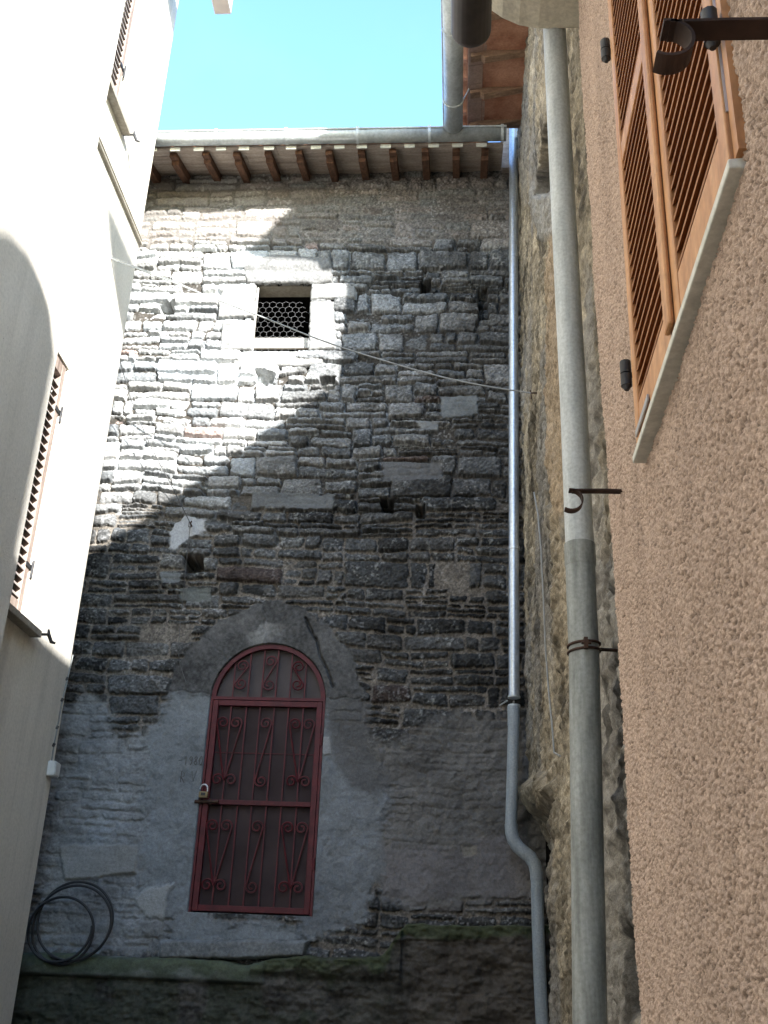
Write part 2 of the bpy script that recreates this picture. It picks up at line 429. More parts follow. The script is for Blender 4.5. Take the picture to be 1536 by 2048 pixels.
crack = np.maximum(sst(.030, .018, jo+.006*fbm(X*30, Z*30, 6, 3))*.25, sst(.014, .004, pd+.006*fbm(X*35, Z*35, 6, 3)))
ah = .012+.006*fbm(X*9, Z*9, 3, 5)+.003*fbm(X*50, Z*50, 7, 3)-.045*crack
h = h*(1-wr)+ah*wr
ac = c3(.125, .125, .123)*(1+.6*fbm(X*4, Z*4, 8, 5)+.45*fbm(X*45, Z*45, 2, 3))[..., None]
whit = (sst(.24, .0, np.hypot((X-fxz(525,1262)[0])/.9, Z-fxz(525,1262)[1]))*sst(-.05, .35, fbm(X*13, Z*13, 1, 4)))[..., None]
ac = ac*(1-.75*whit)+c3(.46, .46, .44)*.6*whit
col = col*(1-wr[..., None])+ac*wr[..., None]
# smooth grey render round the gate
patch(ppoly([(318,1415),(352,1385),(425,1392),(420,1840),(640,1850),(612,1890),(335,1905),(330,1840),(268,1720),(290,1600),(300,1480)]), (.265,.29,.305), .008, .018, .06, 1.8, 1, .30, 4)
patch(ppoly([(615,1405),(652,1392),(668,1420),(700,1500),(745,1560),(768,1600),(757,1795),(720,1830),(650,1850),(600,1860)]), (.24,.26,.275), .008, .018, .07, 2.2, 1, .30, 5)
patch(ppoly([(650,1395),(735,1410),(740,1500),(770,1560),(740,1590),(690,1570),(655,1500)]), (.145,.145,.145), .014, .012, .05, 1.4, .85, .3, 6)
# white dab of plaster, paint smear by the hinge
patch(ppoly([(345,1060),(368,1036),(412,1040),(416,1066),(372,1078),(350,1102),(336,1098)]), (.50,.51,.52), .012, .010, .012, .7, 1, .15, 7)
patch(ppoly([(642,1474),(660,1474),(663,1508),(648,1512),(640,1500)]), (.40,.41,.415), .018, .002, .005, .12, .9, .1, 8)
patch(ppoly([(118,1690),(276,1690),(272,1745),(130,1760)]), (.36,.36,.345), .02, .01, .012, .3, .8, .15, 9)
patch(ppoly([(335,1800),(345,1770),(300,1775),(275,1800),(290,1830),(330,1840)]), (.42,.43,.42), .02, .008, .015, .5, .9, .1, 10)
# single stones the photograph shows
for pts, cc in (([(880,792),(955,790),(958,830),(885,838)], (.25,.265,.265)), ([(322,1146),(362,1148),(360,1166),(325,1166)], (.22,.235,.24)),
                ([(825,840),(878,845),(876,862),(842,858)], (.29,.30,.30)), ([(360,1178),(424,1176),(424,1205),(362,1205)], (.20,.215,.205)),
                ([(920,1690),(955,1690),(955,1712),(925,1715)], (.30,.285,.245)), ([(550,985),(668,990),(664,1020),(505,1015),(505,985)], (.165,.17,.17)),
                ([(762,922),(880,928),(888,960),(765,965)], (.15,.15,.15))):
    patch(ppoly(pts), cc, .012, .016, .010, .3, .9, .35, 11)
# putlog holes
for pts, dep in (([(368,1112),(407,1112),(408,1146),(372,1146)], .3), ([(842,565),(862,562),(864,590),(842,592)], .2), ([(762,995),(790,998),(786,1030),(765,1026)], .2),
                 ([(830,1010),(850,1012),(848,1036),(832,1034)], .15), ([(318,606),(352,600),(350,632),(322,634)], .18), ([(512,742),(548,748),(545,768),(514,768)], .1),
                 ([(640,760),(672,756),(668,780),(645,778)], .1), ([(955,580),(975,575),(978,640),(960,640)], .12), ([(402,965),(412,965),(412,990),(404,990)], .08)):
    w = sst(-.008, .008, polysd(X, Z, ppoly(pts))+.3*nz1); h = h-w*dep
# recess for the gate
gx0, gz0 = fxz(383, 1826); gxr, _ = fxz(622, 1833)
GX0, GX1, GZ0, GZT = -1.905, -1.02, .512, fxz(536,1399)[1]
GC = .5*(GX0+GX1); GR = .5*(GX1-GX0)
sdg = np.where(Z > GZT, GR-np.hypot(X-GC, Z-GZT), np.minimum(np.minimum(X-GX0, GX1-X), Z-GZ0))
w = (sdg > 0).astype(np.float32)
h = h*(1-w)+(-.10)*w
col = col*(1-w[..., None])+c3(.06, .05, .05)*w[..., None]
# window opening
WX0, WX1, WZ0, WZ1 = -1.89, -1.375, 5.17, 5.885
keep = ~((X > WX0-.01) & (X < WX1+.004) & (Z > WZ0-.01) & (Z < WZ1+.004))
hside = sst(.45, .56, X)
P = np.stack([X, D-h, Z], -1)
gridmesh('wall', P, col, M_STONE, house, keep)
hmap = h
def hat(x, z): i, j = int(round((z-zs[0])/RES)), int(round((x-xs[0])/RES)); return float(hmap[i-1:i+2, j-1:j+2].max())

# body of the house behind the face, with the room behind the little window
m = MB()
m.box((-6.5, 8.5, -1.6), (WX0-.25, 11, 7.36)); m.box((WX1+.25, 8.5, -1.6), (4, 11, 7.36))
m.box((WX0-.25, 8.5, -1.6), (WX1+.25, 11, WZ0-.3)); m.box((WX0-.25, 8.5, WZ1+.3), (WX1+.25, 11, 7.36)); m.box((WX0-.25, 9.9, WZ0-.3), (WX1+.25, 11, WZ1+.3))
m.box((-6.5, 8.03, -1.6), (-3.49, 8.5, 7.36)); m.box((.6, 8.03, -1.6), (4, 8.5, 7.36))
m.build('house_body', M_DARKROOM, house)
m = MB()      # reveal
e = .012
m.box((WX0-.2, 8.035, WZ1+e), (WX1+.2, 8.2, WZ1+.2)); m.box((WX0-.2, 8.035, WZ0-.2), (WX1+.2, 8.2, WZ0-e))
m.box((WX0-.2, 8.0351, WZ0-e), (WX0-e, 8.2, WZ1+e)); m.box((WX1+e, 8.035, WZ0-e), (WX1+.2, 8.2, WZ1+e))
m.build('window_reveal', M_SILLG, house)

def rough_block(name, poly, y0, depth, parent, mat, amp=.012, seed=1, curve=0, bc=c3(.30, .30, .29)):
    """a dressed stone: fine grid over a px outline, gently pillowed, with rough edges"""
    xz = ppoly(poly); bx = [p[0] for p in xz]; bz = [p[1] for p in xz]; r = .007
    gx = np.arange(min(bx)-.02, max(bx)+.02, r); gz = np.arange(min(bz)-.02, max(bz)+.02, r)
    A, B = np.meshgrid(gx, gz)
    sd = polysd(A, B, xz)+.007*fbm(A*18+seed, B*18, seed, 3)
    d = depth*np.sqrt(np.clip(1-(1-np.clip(sd/.022, 0, 1))**2, 0, 1))+amp*fbm(A*9+seed, B*9, seed+2, 4)*(sd > .01)+.003*vn(A*60, B*60, seed)
    if curve:
        v = (B-min(bz))/(max(bz)-min(bz)); d = d+curve*np.sin(v*PI)**2-curve*1.5*np.exp(-((v-.42)/.13)**2)
    cc = np.ones(A.shape+(3,), np.float32)*bc*(1+.3*fbm(A*9, B*9, seed, 5)+.35*fbm(A*60, B*60, seed+4, 3))[..., None]
    return gridmesh(name, np.stack([A, y0-d, B], -1), cc, mat, parent, sd > -.004)
wf = rough_block('window_frame', [(500,704),(466,708),(468,738),(640,735),(655,706)], 8.0, .035, house, M_STONE, .010, 3)   # the sill stone carries the rest
rough_block('lintel', [(486,540),(505,517),(560,513),(650,517),(664,535),(665,566),(640,571),(495,570)], 8.0, .038, wf, M_STONE, .010, 4, .016, c3(.22, .22, .215))
rough_block('jamb', [(440,704),(445,645),(508,642),(505,703)], 8.0, .040, wf, M_STONE, .006, 5)
rough_block('jamb', [(437,640),(438,605),(450,571),(511,572),(508,638)], 8.0, .046, wf, M_STONE, .006, 6)
rough_block('jamb', [(617,704),(620,606),(670,606),(672,700)], 8.0, .040, wf, M_STONE, .006, 7)
rough_block('jamb', [(621,602),(623,571),(680,568),(712,575),(712,600)], 8.0, .036, wf, M_STONE, .006, 8)
# board and chicken wire in the opening
m = MB(); a = onY(500, 697, 8.12); b = onY(625, 677, 8.12); m.box((WX0-.05, 8.11, a[2]), (WX1+.06, 8.135, b[2])); m.build('window_board', M_BOARD, house)
m = MB(); s = .035
z_hi = onY(560, 612, 8.1)[2]; cols_ = int((WX1-WX0)/(s*math.sqrt(3)))+2
for r_ in range(0, 13):
    for q in range(-1, cols_+1):
        hx = WX0+s*math.sqrt(3)*(q+.5*(r_ & 1)); hz = WZ0-.02+1.5*s*r_
        if hz > z_hi+.02 or hx > WX1-.06+.02*math.sin(r_): continue
        pts = [(hx+s*math.cos(PI/6+PI/3*k), 8.085+.006*math.sin(hx*40+hz*23), hz+s*math.sin(PI/6+PI/3*k)) for k in range(6)]
        for k in range(3): m.tube([pts[k], pts[(k+1) % 6]], .0009, 4, False)
m.build('wire_mesh', M_MESH, house, recalc=False)
m = MB(); m.tube([(WX0+.012, 8.02, WZ0), (WX0+.012, 8.03, WZ1)], .012, 6); m.build('window_rod', M_BLOCK, house)

# ---- gate
GY = 8.035
GZM = onY(515, 1607, GY)[2]
def P2(cx_, cy_):            # point of the door zoom (scale 2.56 from 330,1150) on the gate plane
    p = onY(330+cx_/2.5596, 1150+cy_/2.5596, GY); return p
def sq(m, p, q, r): m.tube([p, q], r*1.414, 4)
m = MB()
arc = [(GC+(GR-.02)*math.cos(a), GY-.01, GZT+(GR-.02)*math.sin(a)) for a in np.linspace(0, PI, 40)]
m.tube(arc, .024, 4)
m.box((GX0+.001, GY-.03, GZ0), (GX0+.018, GY+.05, GZT)); m.box((GX1-.018, GY-.03, GZ0), (GX1-.001, GY+.05, GZT))
gate = m.build('gate', M_RED, house)
m = MB(); m.box((GX0+.018, GY-.028, GZT-.004), (GX1-.018, GY+.02, GZT+.018)); m.build('transom_bar', M_RED, gate)
LX0, LX1 = GX0+.022, GX1-.022
m = MB()
for a, b in (((LX0, GZ0+.01), (LX0+.042, GZT-.008)), ((LX1-.042, GZ0+.01), (LX1, GZT-.008))): m.box((a[0], GY-.026, a[1]), (b[0], GY+.014, b[1]))
m.box((LX0+.0421, GY-.024, GZ0+.01), (LX1-.0421, GY+.014, GZ0+.052)); m.box((LX0+.0421, GY-.024, GZT-.05), (LX1-.0421, GY+.014, GZT-.008))
m.build('leaf_frame', M_RED, gate, .003)
m = MB(); m.box((LX0+.0423, GY-.025, GZM-.017), (LX1-.0423, GY+.012, GZM+.017)); m.build('middle_rail', M_RED, gate, .002)
m = MB(); m.box((LX0+.03, GY+.018, GZ0+.02), (LX1-.03, GY+.022, GZM)); m.box((LX0+.03, GY+.018, GZM+.001), (LX1-.03, GY+.022, GZT-.02))
m.build('backing_sheet', M_SHEET, gate, recalc=False)
m = MB(); m.add([(GC+(GR-.03)*math.cos(a), GY+.0205, GZT+.019+(GR-.04)*math.sin(a)) for a in np.linspace(0, PI, 30)], [tuple(range(30))]); m.build('fanlight_sheet', M_SHEET2, gate, recalc=False)
m = MB(); zc = onY(515, 1506, GY)[2]; m.box((LX0+.043, GY+.012, zc-.003), (LX1-.043, GY+.0178, zc+.003)); m.build('sheet_seam', M_RED, gate)
wl = LX1-LX0
barx = [LX0+wl*f for f in (.165, .305, .43, .56, .69, .825)]
for b in barx:
    for z0, z1 in ((GZ0+.05, GZM-.016), (GZM+.016, GZT-.048)):
        m = MB(); sq(m, (b, GY-.004, z0), (b, GY-.004, z1), .0052); m.build('gate_bar', M_RED, gate)
for b in barx:
    zt = GZT+math.sqrt(max((GR-.03)**2-(b-GC)**2, 0))
    m = MB(); sq(m, (b, GY-.004, GZT+.017), (b, GY-.004, zt), .0052); m.build('gate_bar', M_RED, gate)
def spiral(cx_, cz_, r0, a0, turns, sgn, n=26):
    """from the outside in: start angle a0"""
    return [(cx_+r0*(1-.72*t)*math.cos(a0+sgn*turns*2*PI*t), cz_+r0*(1-.72*t)*math.sin(a0+sgn*turns*2*PI*t)) for t in np.linspace(0, 1, n)]
def s_scroll(xc, zt, zb, r, side, slim=1.):
    """a long S whose two ends curl: side=+1 has the bar on the right at the top, drawn for a column centred on xc"""
    top = spiral(xc-side*0, zt-r, r, 0 if side > 0 else PI, 1.3, side)
    bot = spiral(xc, zb+r, r, PI if side > 0 else 0, 1.3, side)
    return top[::-1]+bot
def lyre(xc, zt, zb, r, side):
    """half a lyre: curls outward from the bar at both ends, wide at the top and meeting the bar at the foot"""
    top = spiral(xc+side*r*1.08, zt-r, r, 0 if side > 0 else PI, 1.3, side)
    bot = spiral(xc+side*r*1.08, zb+r, r, PI if side > 0 else 0, 1.3, -side)
    # outer edge of the top curl runs down to the inner edge of the bottom curl
    return top[::-1]+bot
def put(path):
    m = MB(); m.tube([(x, GY-.015, z) for x, z in path], .0068, 5); m.build('scroll', M_RED, gate, recalc=False)
for zt, zb in ((P2(320, 728)[2], P2(320, 1082)[2]), (P2(280, 1252)[2], P2(280, 1625)[2])):
    for xc in (barx[0], barx[5]):
        for sd_ in (-1, 1): put(lyre(xc, zt, zb, .046, sd_))
    put(s_scroll(.5*(barx[2]+barx[3]), zt, zb, .045, 1))
for i, (xa, xb, dz, sd_) in enumerate(((barx[0], barx[1], 0, 1), (barx[2], barx[3], .045, 1), (barx[4], barx[5], 0, -1))):
    put(s_scroll(.5*(xa+xb), P2(380, 438)[2]+dz*.9, P2(380, 588)[2]-dz*.1, .047, sd_))
m = MB(); zb_ = GZM-.002; m.tube([(LX0-.055, GY-.045, zb_-.004), (LX0+.12, GY-.045, zb_)], .013, 8); m.box((LX0-.03, GY-.05, zb_-.02), (LX0-.012, GY-.02, zb_+.02)); m.box((LX0+.05, GY-.05, zb_-.02), (LX0+.068, GY-.02, zb_+.02)); m.build('bolt', M_IRON, gate)
for zz in (GZ0+.35, GZT-.3):
    m = MB(); m.tube([(GX1-.012, GY-.034, zz-.04), (GX1-.012, GY-.034, zz+.04)], .011, 8); m.build('hinge', M_RED, gate)
# scratched writing
sc = {'-': [[(0, .5), (.5, .55)]], '1': [[(.05, .7), (.3, 1), (.28, 0)]], '9': [[(.5, .65), (.3, .5), (.08, .68), (.25, .98), (.5, .85), (.46, .3), (.3, 0)]],
      '8': [[(.3, .52), (.08, .75), (.3, 1), (.5, .75), (.3, .52), (.05, .25), (.3, 0), (.52, .25), (.3, .52)]], '0': [[(.3, 1), (.05, .6), (.1, .15), (.35, 0), (.52, .4), (.45, .85), (.3, 1)]],
      'R': [[(.08, -.02), (.12, 1), (.5, .8), (.45, .52), (.12, .45), (.55, -.05)]], 'V': [[(.0, .95), (.28, 0), (.62, 1)]]}
m = MB()
for txt, px, py, hh_, adv in (('-1980', 357, 1530, .068, 10.0), ('R', 360, 1564, .08, 1), ('V', 382, 1562, .075, 1)):
    for i, ch in enumerate(txt):
        ox, oz = fxz(px+adv*i, py)
        for st in sc[ch]:
            m = MB(); pts = [(ox+a*hh_*.75, 0, oz+b*hh_) for a, b in st]
            m.tube([(x, D-hat(x, z)-.0005, z) for x, _, z in pts], .0038, 5); m.build('scratched_character', M_SCRATCH, house, recalc=False)
# doorstep
step = rough_block('doorstep', [(322,1880),(480,1880),(618,1882),(612,1916),(480,1920),(322,1920)], 7.99, .10, house, M_STONE, .005, 9, 0, c3(.235, .25, .25))

# ---- eaves
EY = 7.44
z_w, z_e = 7.17, 6.985           # soffit height at the wall and at the eave edge
sl = (z_w-z_e)/(D-EY)
def zs_at(y): return z_w-sl*(D-y)
m = MB()
rng = random.Random(3)
ys_ = [EY, EY+.15, EY+.31, EY+.46, 8.25]
for a, b in zip(ys_[:-1], ys_[1:]):
    x = -4.2
    while x < .33:
        x2 = min(x+rng.uniform(.5, 1.3), .34); d = rng.uniform(0, .006)
        m.hexa([(x, a+.002, zs_at(a)+.004+d), (x2-.003, a+.002, zs_at(a)+.004+d), (x2-.003, b, zs_at(b)+.004+d), (x, b, zs_at(b)+.004+d),
                (x, a+.002, zs_at(a)+.03), (x2-.003, a+.002, zs_at(a)+.03), (x2-.003, b, zs_at(b)+.03), (x, b, zs_at(b)+.03)]); x = x2
m.hexa([(.343, 7.87, zs_at(7.87)-.02), (.60, 7.87, zs_at(7.87)-.02), (.60, 8.3, zs_at(8.3)), (.343, 8.3, zs_at(8.3)), (.343, 7.87, 7.75), (.60, 7.87, 7.75), (.60, 8.3, 7.75), (.343, 8.3, 7.75)])
m.build('soffit', M_PLANK, house)
for i in range(-3, 12):
    px = (345, 410, 472, 535, 597, 657, 722, 785, 850, 912, 970, 1022)
    x0 = onY(px[i] if i >= 0 else 345+62*i, 306, EY+.04)[0] if i < 11 else .6
    if i >= 11: continue
    m = MB(); t = .033; y1 = 8.1; y0 = EY+.05+rng.uniform(-.01, .01); ym = y0+.10; hh_ = .085+rng.uniform(-.008, .012)
    x1 = x0+rng.uniform(-.01, .01)
    prof = [(y1, zs_at(y1)), (y1, zs_at(y1)-hh_), (ym, zs_at(ym)-hh_), (ym-.02, zs_at(ym)-hh_*.62), (y0, zs_at(y0)-hh_*.55), (y0, zs_at(y0))]
    m.prism(prof, 'x', x0-t, x0+t); m.build('rafter', M_WOOD, house, .004)
m = MB()                        # roof of canal tiles
rs_ = .27
for i in range(22):
    x = -4.3+i*.205
    for cyv, r_, lift in ((0, .085, .105), (.1025, .08, .088)):
        pts = []
        for j, y in enumerate(np.linspace(EY-.03, 11, 12)):
            pts.append((x+cyv, y, zs_at(y)+lift+.01*(j % 2)))
        n = 9; vs = []; fs = []
        for j, p in enumerate(pts):
            for k in range(n):
                a = PI*k/(n-1)
                s_ = 1 if cyv == 0 else -1
                vs.append((p[0]+r_*math.cos(a), p[1], p[2]+s_*r_*.62*math.sin(a)))
        for j in range(len(pts)-1):
            for k in range(n-1): fs.append((j*n+k, j*n+k+1, (j+1)*n+k+1, (j+1)*n+k))
        m.add(vs, fs, True)
roof = m.build('roof', M_TERRA, house)
sm_ = roof.modifiers.new('thick', 'SOLIDIFY'); sm_.thickness = .014
for i in range(34):                 # pale blocks added under the tile ends, standing for spots of sun
    x = -3.7+i*.2135+rng.uniform(-.01, .01)
    if x > .28: break
    m = MB(); m.box((x-.05, EY-.014, zs_at(EY)-.028), (x+.045, EY+.0, zs_at(EY)+.012)); m.build('sun_spot_block', M_PALESILL, house, .003)

# gutter along the facade
gz = 7.055; gy = 7.375; gr = .070
g = thing('gutter', 'long pale zinc gutter running under the roof edge of the stone house', 'gutter', (-1.4, gy, gz))
m = MB(); halfpipe(m, (-4.2, gy, gz), (.36, gy, gz), gr, ((0, -1, 0), (0, 0, 1)), PI-.15, 2*PI+.1)
m.tube([(-4.2, gy-gr-.004, gz+.012), (.36, gy-gr-.004, gz+.012)], .009, 8)
m.add([(.36, gy+gr*math.cos(a), gz+gr*math.sin(a)) for a in np.linspace(PI, 2*PI, 14)], [tuple(range(14))])
m.build('trough', M_ZINC, g, recalc=False)
for px in (145, 288, 430, 570, 713, 858, 1005):
    x = onY(px, 280, gy-gr)[0]; m = MB()
    pts = [(gy-(gr+.004)*math.cos(a), gz+(gr+.004)*math.sin(a)) for a in np.linspace(-.2, -PI-.2, 16)]
    pts = [(gy-gr-.006, gz+.035)]+[(gy-(gr+.003)*math.cos(a), gz-(gr+.003)*math.sin(a)) for a in np.linspace(0, PI, 14)]+[(gy+gr+.003, gz+.06)]
    vs = [(x-.013, y, z) for y, z in pts]+[(x+.013, y, z) for y, z in pts]+[(x-.013, y-.003, z-.003) for y, z in pts]+[(x+.013, y-.003, z-.003) for y, z in pts]
    n = len(pts); fs = []
    for k in range(n-1): fs += [(k, k+1, n+k+1, n+k), (2*n+k, 3*n+k, 3*n+k+1, 2*n+k+1), (k, 2*n+k, 2*n+k+1, k+1), (n+k, n+k+1, 3*n+k+1, 3*n+k)]
    m.add(vs, fs); m.build('gutter_clip', M_ZINC, g)

# ================================================================== mossy plinth at the foot of the stone house
r = .008
gx = np.arange(-3.45, .75, r); gzv = np.arange(-1.6, .56, r)
A, B = np.meshgrid(gx.astype(np.float32), gzv.astype(np.float32))
xa = fxz(540, 1900)[0]; xb = fxz(806, 1860)[0]
edge_n = .030*fbm(A*3.5, B*0, 3, 5)
ztop = .19+.05*sst(xa-.12, xa+.1, A)+(.235+.02*A)*sst(xb-.14, xb+.05, A+.05*vn(B*9, A*0, 3))+edge_n
Vw = B+.03*vn(A*1.1, B, 3)+.008*fbm(A*14, B*14, 2, 3); Uw = A+.02*vn(A*3, B*3, 4)+.006*fbm(A*20, B*20, 5, 3)
sdp, idp, lx, ly = rubble(Uw, Vw, 19, .24, .5, .02)
hp = .07+.012*sst(-.01, .03, sdp)*sst(-.2, .3, fbm(A*1.5, B*2, 3, 3))+(hsh(idp, 3)-.5)*.02+.06*fbm(A*4, B*6.5, 6, 6, .6)+.02*np.abs(fbm(A*5, B*16, 9, 3))+.008*fbm(A*30, B*30, 8, 3)
band = sst(.0, .02, B-.055)*(A < xa)                                    # rounded kerb stones on the left
hp = np.where((A < xa+.05), hp*(1-band)+band*(.128+.030*fbm(A*5, B*7, 2, 5)-.02*np.abs((B-.12)/.07)**2), hp)
hp = hp+np.where((A < xb) & (A > xa-.1), .05, 0)*sst(.0, .06, B-.1)+.02
hp = np.where(B > ztop, np.maximum(-.06, hp-(B-ztop)*8), hp)
moss = sst(-.2, .3, fbm(A*6, B*9, 4, 5)+1.1*sst(.12, .0, np.abs(ztop-.02-B))-.6+.25*sst(-.2, -1.2, A))
moss = np.maximum(moss, .75*sst(xb+.3, xa-.2, A)*sst(.0, .5, .35+fbm(A*5, B*5, 2, 4)))
moss = np.clip(moss, 0, 1)[..., None]
pc = c3(.105, .098, .085)*(.85+.3*hsh(idp, 5))[..., None]*(1+.7*fbm(A*5, B*7, 7, 5)+.5*fbm(A*40, B*40, 2, 2))[..., None]
pc = pc*(1-.35*sst(xb-.1, xb+.2, A)[..., None])+c3(.10, .075, .055)*.35*sst(xb-.1, xb+.2, A)[..., None]
pc = np.where((A < xa)[..., None], pc*(1-band[..., None])+band[..., None]*c3(.19, .205, .185)*(1+.5*fbm(A*7, B*14, 1, 5))[..., None], pc)
mosc = (c3(.042, .058, .032)+c3(.035, .045, .012)*sst(.12, .0, np.abs(ztop-.02-B))[..., None])*(1+.5*fbm(A*40, B*40, 3, 3))[..., None]
pc = pc*(1-.7*moss)+mosc*.7*moss
o = gridmesh('stone_plinth', np.stack([A, D-hp-.02, B], -1), pc, M_STONE, None, B < ztop+.03)
tag(o, 'dark mossy stone plinth wall running along the foot of the stone house', 'plinth')

# ================================================================== left houses
# far one, with the windows
far = thing('rendered_house', 'cream rendered house on the left, the far one with two louvred windows and string course', 'house', (-4, 6.6, -1.6))
ZT = 9.7
YF0, YF1 = 5.5, 7.3
wins = []
def wy(px, py): return float(onX(px, py, XF)[1])
wl0, wl1, wlz0, wlz1 = 5.62, 6.37, 2.11, 3.97
wu0, wu1, wuz0, wuz1 = 5.62, 6.39, 6.36, 8.6
m = MB()
m.box((-6.5, YF0, -1.6), (XF-.16, YF1, ZT))
def facepanel(y0, y1, z0, z1): m.box((XF-.16, y0, z0), (XF, y1, z1))
facepanel(YF0, wl0, -1.6, ZT); facepanel(6.40, YF1, -1.6, ZT)
facepanel(wl0, 6.40, -1.6, wlz0); facepanel(wl0, 6.40, wlz1, wuz0); facepanel(wl0, 6.40, wuz1, ZT)
m.box((XF-.16, wl1, wlz0), (XF-.0, 6.40, wlz1)); m.box((XF-.16, wu1, wuz0), (XF-.0, 6.40, wuz1))
import bmesh as _bm
def weld(o):
    b = _bm.new(); b.from_mesh(o.data); _bm.ops.remove_doubles(b, verts=b.verts, dist=.0005); b.to_mesh(b_me := o.data); b.free()
m.build('wall', M_CREAM, far)
def louver_leaf(name, parent, x_out, y0, y1, z0, z1, rails, thick, mat, mat_slat, stile=.05, pitch=.042, ang=.9, facing=1, sw=.046):
    """leaf in a plane of constant x; facing=+1 looks towards +x"""
    f = facing; xa_, xb_ = sorted((x_out, x_out-f*thick))
    m = MB()
    m.box((xa_, y0, z0), (xb_, y0+stile, z1)); m.box((xa_, y1-stile, z0), (xb_, y1, z1))
    for a, b in rails: m.box((xa_+.002, y0+stile, a), (xb_-.002, y1-stile, b))
    leaf = m.build(name, mat, parent, .003)
    m = MB()
    for (a0, a1), (b0, b1) in zip(rails[:-1], rails[1:]):
        z = a1+pitch*.6
        while z < b0-pitch*.2:
            xo, xi = x_out-f*.004, x_out-f*(thick-.004)
            dz = abs(xo-xi)*math.tan(ang)
            m.hexa([(xo, y0+stile, z-dz*.5), (xi, y0+stile, z+dz*.5), (xi, y1-stile, z+dz*.5), (xo, y1-stile, z-dz*.5),
                    (xo, y0+stile, z-dz*.5+.009), (xi, y0+stile, z+dz*.5+.009), (xi, y1-stile, z+dz*.5+.009), (xo, y1-stile, z-dz*.5+.009)])
            z += pitch
    m.build('slats', mat_slat, leaf)
    m = MB(); xx = x_out-f*(thick+.03)
    m.box((min(xx, xx-f*.01), y0+.01, z0+.01), (max(xx, xx-f*.01), y1-.01, z1-.01)); m.build('window_back', M_DARKROOM, leaf)
    return leaf
l1 = louver_leaf('shutter', far, XF-.012, wl0+.01, wl1-.02, wlz0+.005, wlz1-.005, [(wlz0+.005, wlz0+.10), (wlz1-.1, wlz1-.005)], .045, M_SHUTW, M_SLATW, .062, .062, .8, 1)
l1['label'] = 'lower brown shutter with a wooden stile'
l2 = louver_leaf('shutter', far, XF-.012, wu0+.01, wu1-.02, wuz0+.005, wuz1-.005, [(wuz0+.005, wuz0+.10), (wuz1-.1, wuz1-.005)], .045, M_SHUTW, M_SLATW, .062, .062, .8, 1)
for lf, zz in ((l1, (2.45, 3.6)), (l2, (6.8, 8.2))):
    for z in zz:
        m = MB(); m.tube([(XF+.004, wl1-.01, z-.06), (XF+.004, wl1-.01, z+.06)], .009, 6); m.box((XF-.011, wl1-.09, z+.0), (XF-.004, wl1+.0, z+.03)); m.build('hinge', M_IRONB, lf)
for z0, zz in ((wlz0, 2.05), (wuz0, 6.30)):
    m = MB(); m.hexa([(XF-.03, wl0-.05, z0-.062), (XF+.07, wl0-.05, z0-.062), (XF+.07, wl1+.17, z0-.062), (XF-.03, wl1+.17, z0-.062),
                      (XF-.03, wl0-.05, z0-.004), (XF+.07, wl0-.05, z0-.018), (XF+.07, wl1+.17, z0-.018), (XF-.03, wl1+.17, z0-.004)])
    m.build('window_sill', M_SILLG, far, .004)
    # shutter stay on the wall beside the sill
    m = MB(); yb = wl1+.23 if z0 < 4 else wl1+.20; zb = z0-.02 if z0 < 4 else z0-.03
    m.tube([(XF-.02, yb, zb), (XF+.10, yb, zb)], .010, 6)
    m.tube([(XF+.085, yb, zb+.035), (XF+.09, yb+.005, zb), (XF+.11, yb+.02, zb-.045), (XF+.135, yb+.03, zb-.05)], [.007, .013, .012, .008], 6)
    m.build('shutter_stay', M_IRONB, far)
m = MB(); m.box((XF-.02, YF0, 5.80), (XF+.028, YF1+.012, 5.815)); m.box((XF-.02, YF0, 5.850), (XF+.022, YF1+.012, 5.862)); m.build('string_course', M_SILLG, far)
p = onY(425, 11, 6.95); q = onY(458, 12, 6.95)
m = MB(); m.box((p[0], 6.80, p[2]), (q[0], 7.05, p[2]+.5)); m.box((XF-.1, 6.82, p[2]+.22), (p[0]-.001, 7.03, p[2]+.48)); m.build('eave_beam', M_BOX, far, .006)
m = MB(); m.box((-6.6, YF0, ZT+.001), (XF+.35, YF1+.15, ZT+.12)); m.build('roof', M_TERRA, far)

near = thing('whitewashed_house', 'near white rendered house on the left edge, half in sun and half in shade', 'house', (-4, 1, -1.6))
YN = float(onX(70, 950, XN)[1])
m = MB(); m.box((-6.5, -6, -1.6), (XN, YN, ZT)); m.build('wall', M_WHITE, near, .01)
m = MB(); m.box((-6.6, -6, ZT+.001), (XN+.2, YN, ZT+.12)); m.build('roof', M_TERRA, near)

# junction box and conduit
jb = thing('junction_box', 'small pale grey junction box fixed low on the cream house corner', 'junction box', tuple(onX(101, 1540, XF)))
p = onX(102, 1540, XF); m = MB(); m.box((XF-.001, p[1]-.075, p[2]-.05), (XF+.05, p[1]+.03, p[2]+.05)); m.build('body', M_BOX, jb, .006)
m = MB(); m.box((XF+.0502, p[1]-.068, p[2]-.043), (XF+.056, p[1]+.023, p[2]+.043)); m.build('lid', M_BOX, jb, .003)
cpts = [onX(*q, XF+.01) for q in ((103,1525),(108,1490),(115,1455),(125,1400),(135,1358),(146,1310))]
cd = thing('conduit', 'thin grey conduit rising from the junction box up the house corner', 'conduit', tuple(cpts[0]))
m = MB(); m.tube(cpts, .0055, 6); m.build('tube', M_CABLE, cd)
for q in cpts[1:-1]:
    m = MB(); m.tube([q-np.array([.006, 0, .012]), q+np.array([.002, 0, .012])], .011, 6); m.build('clip', M_WIRE, cd)

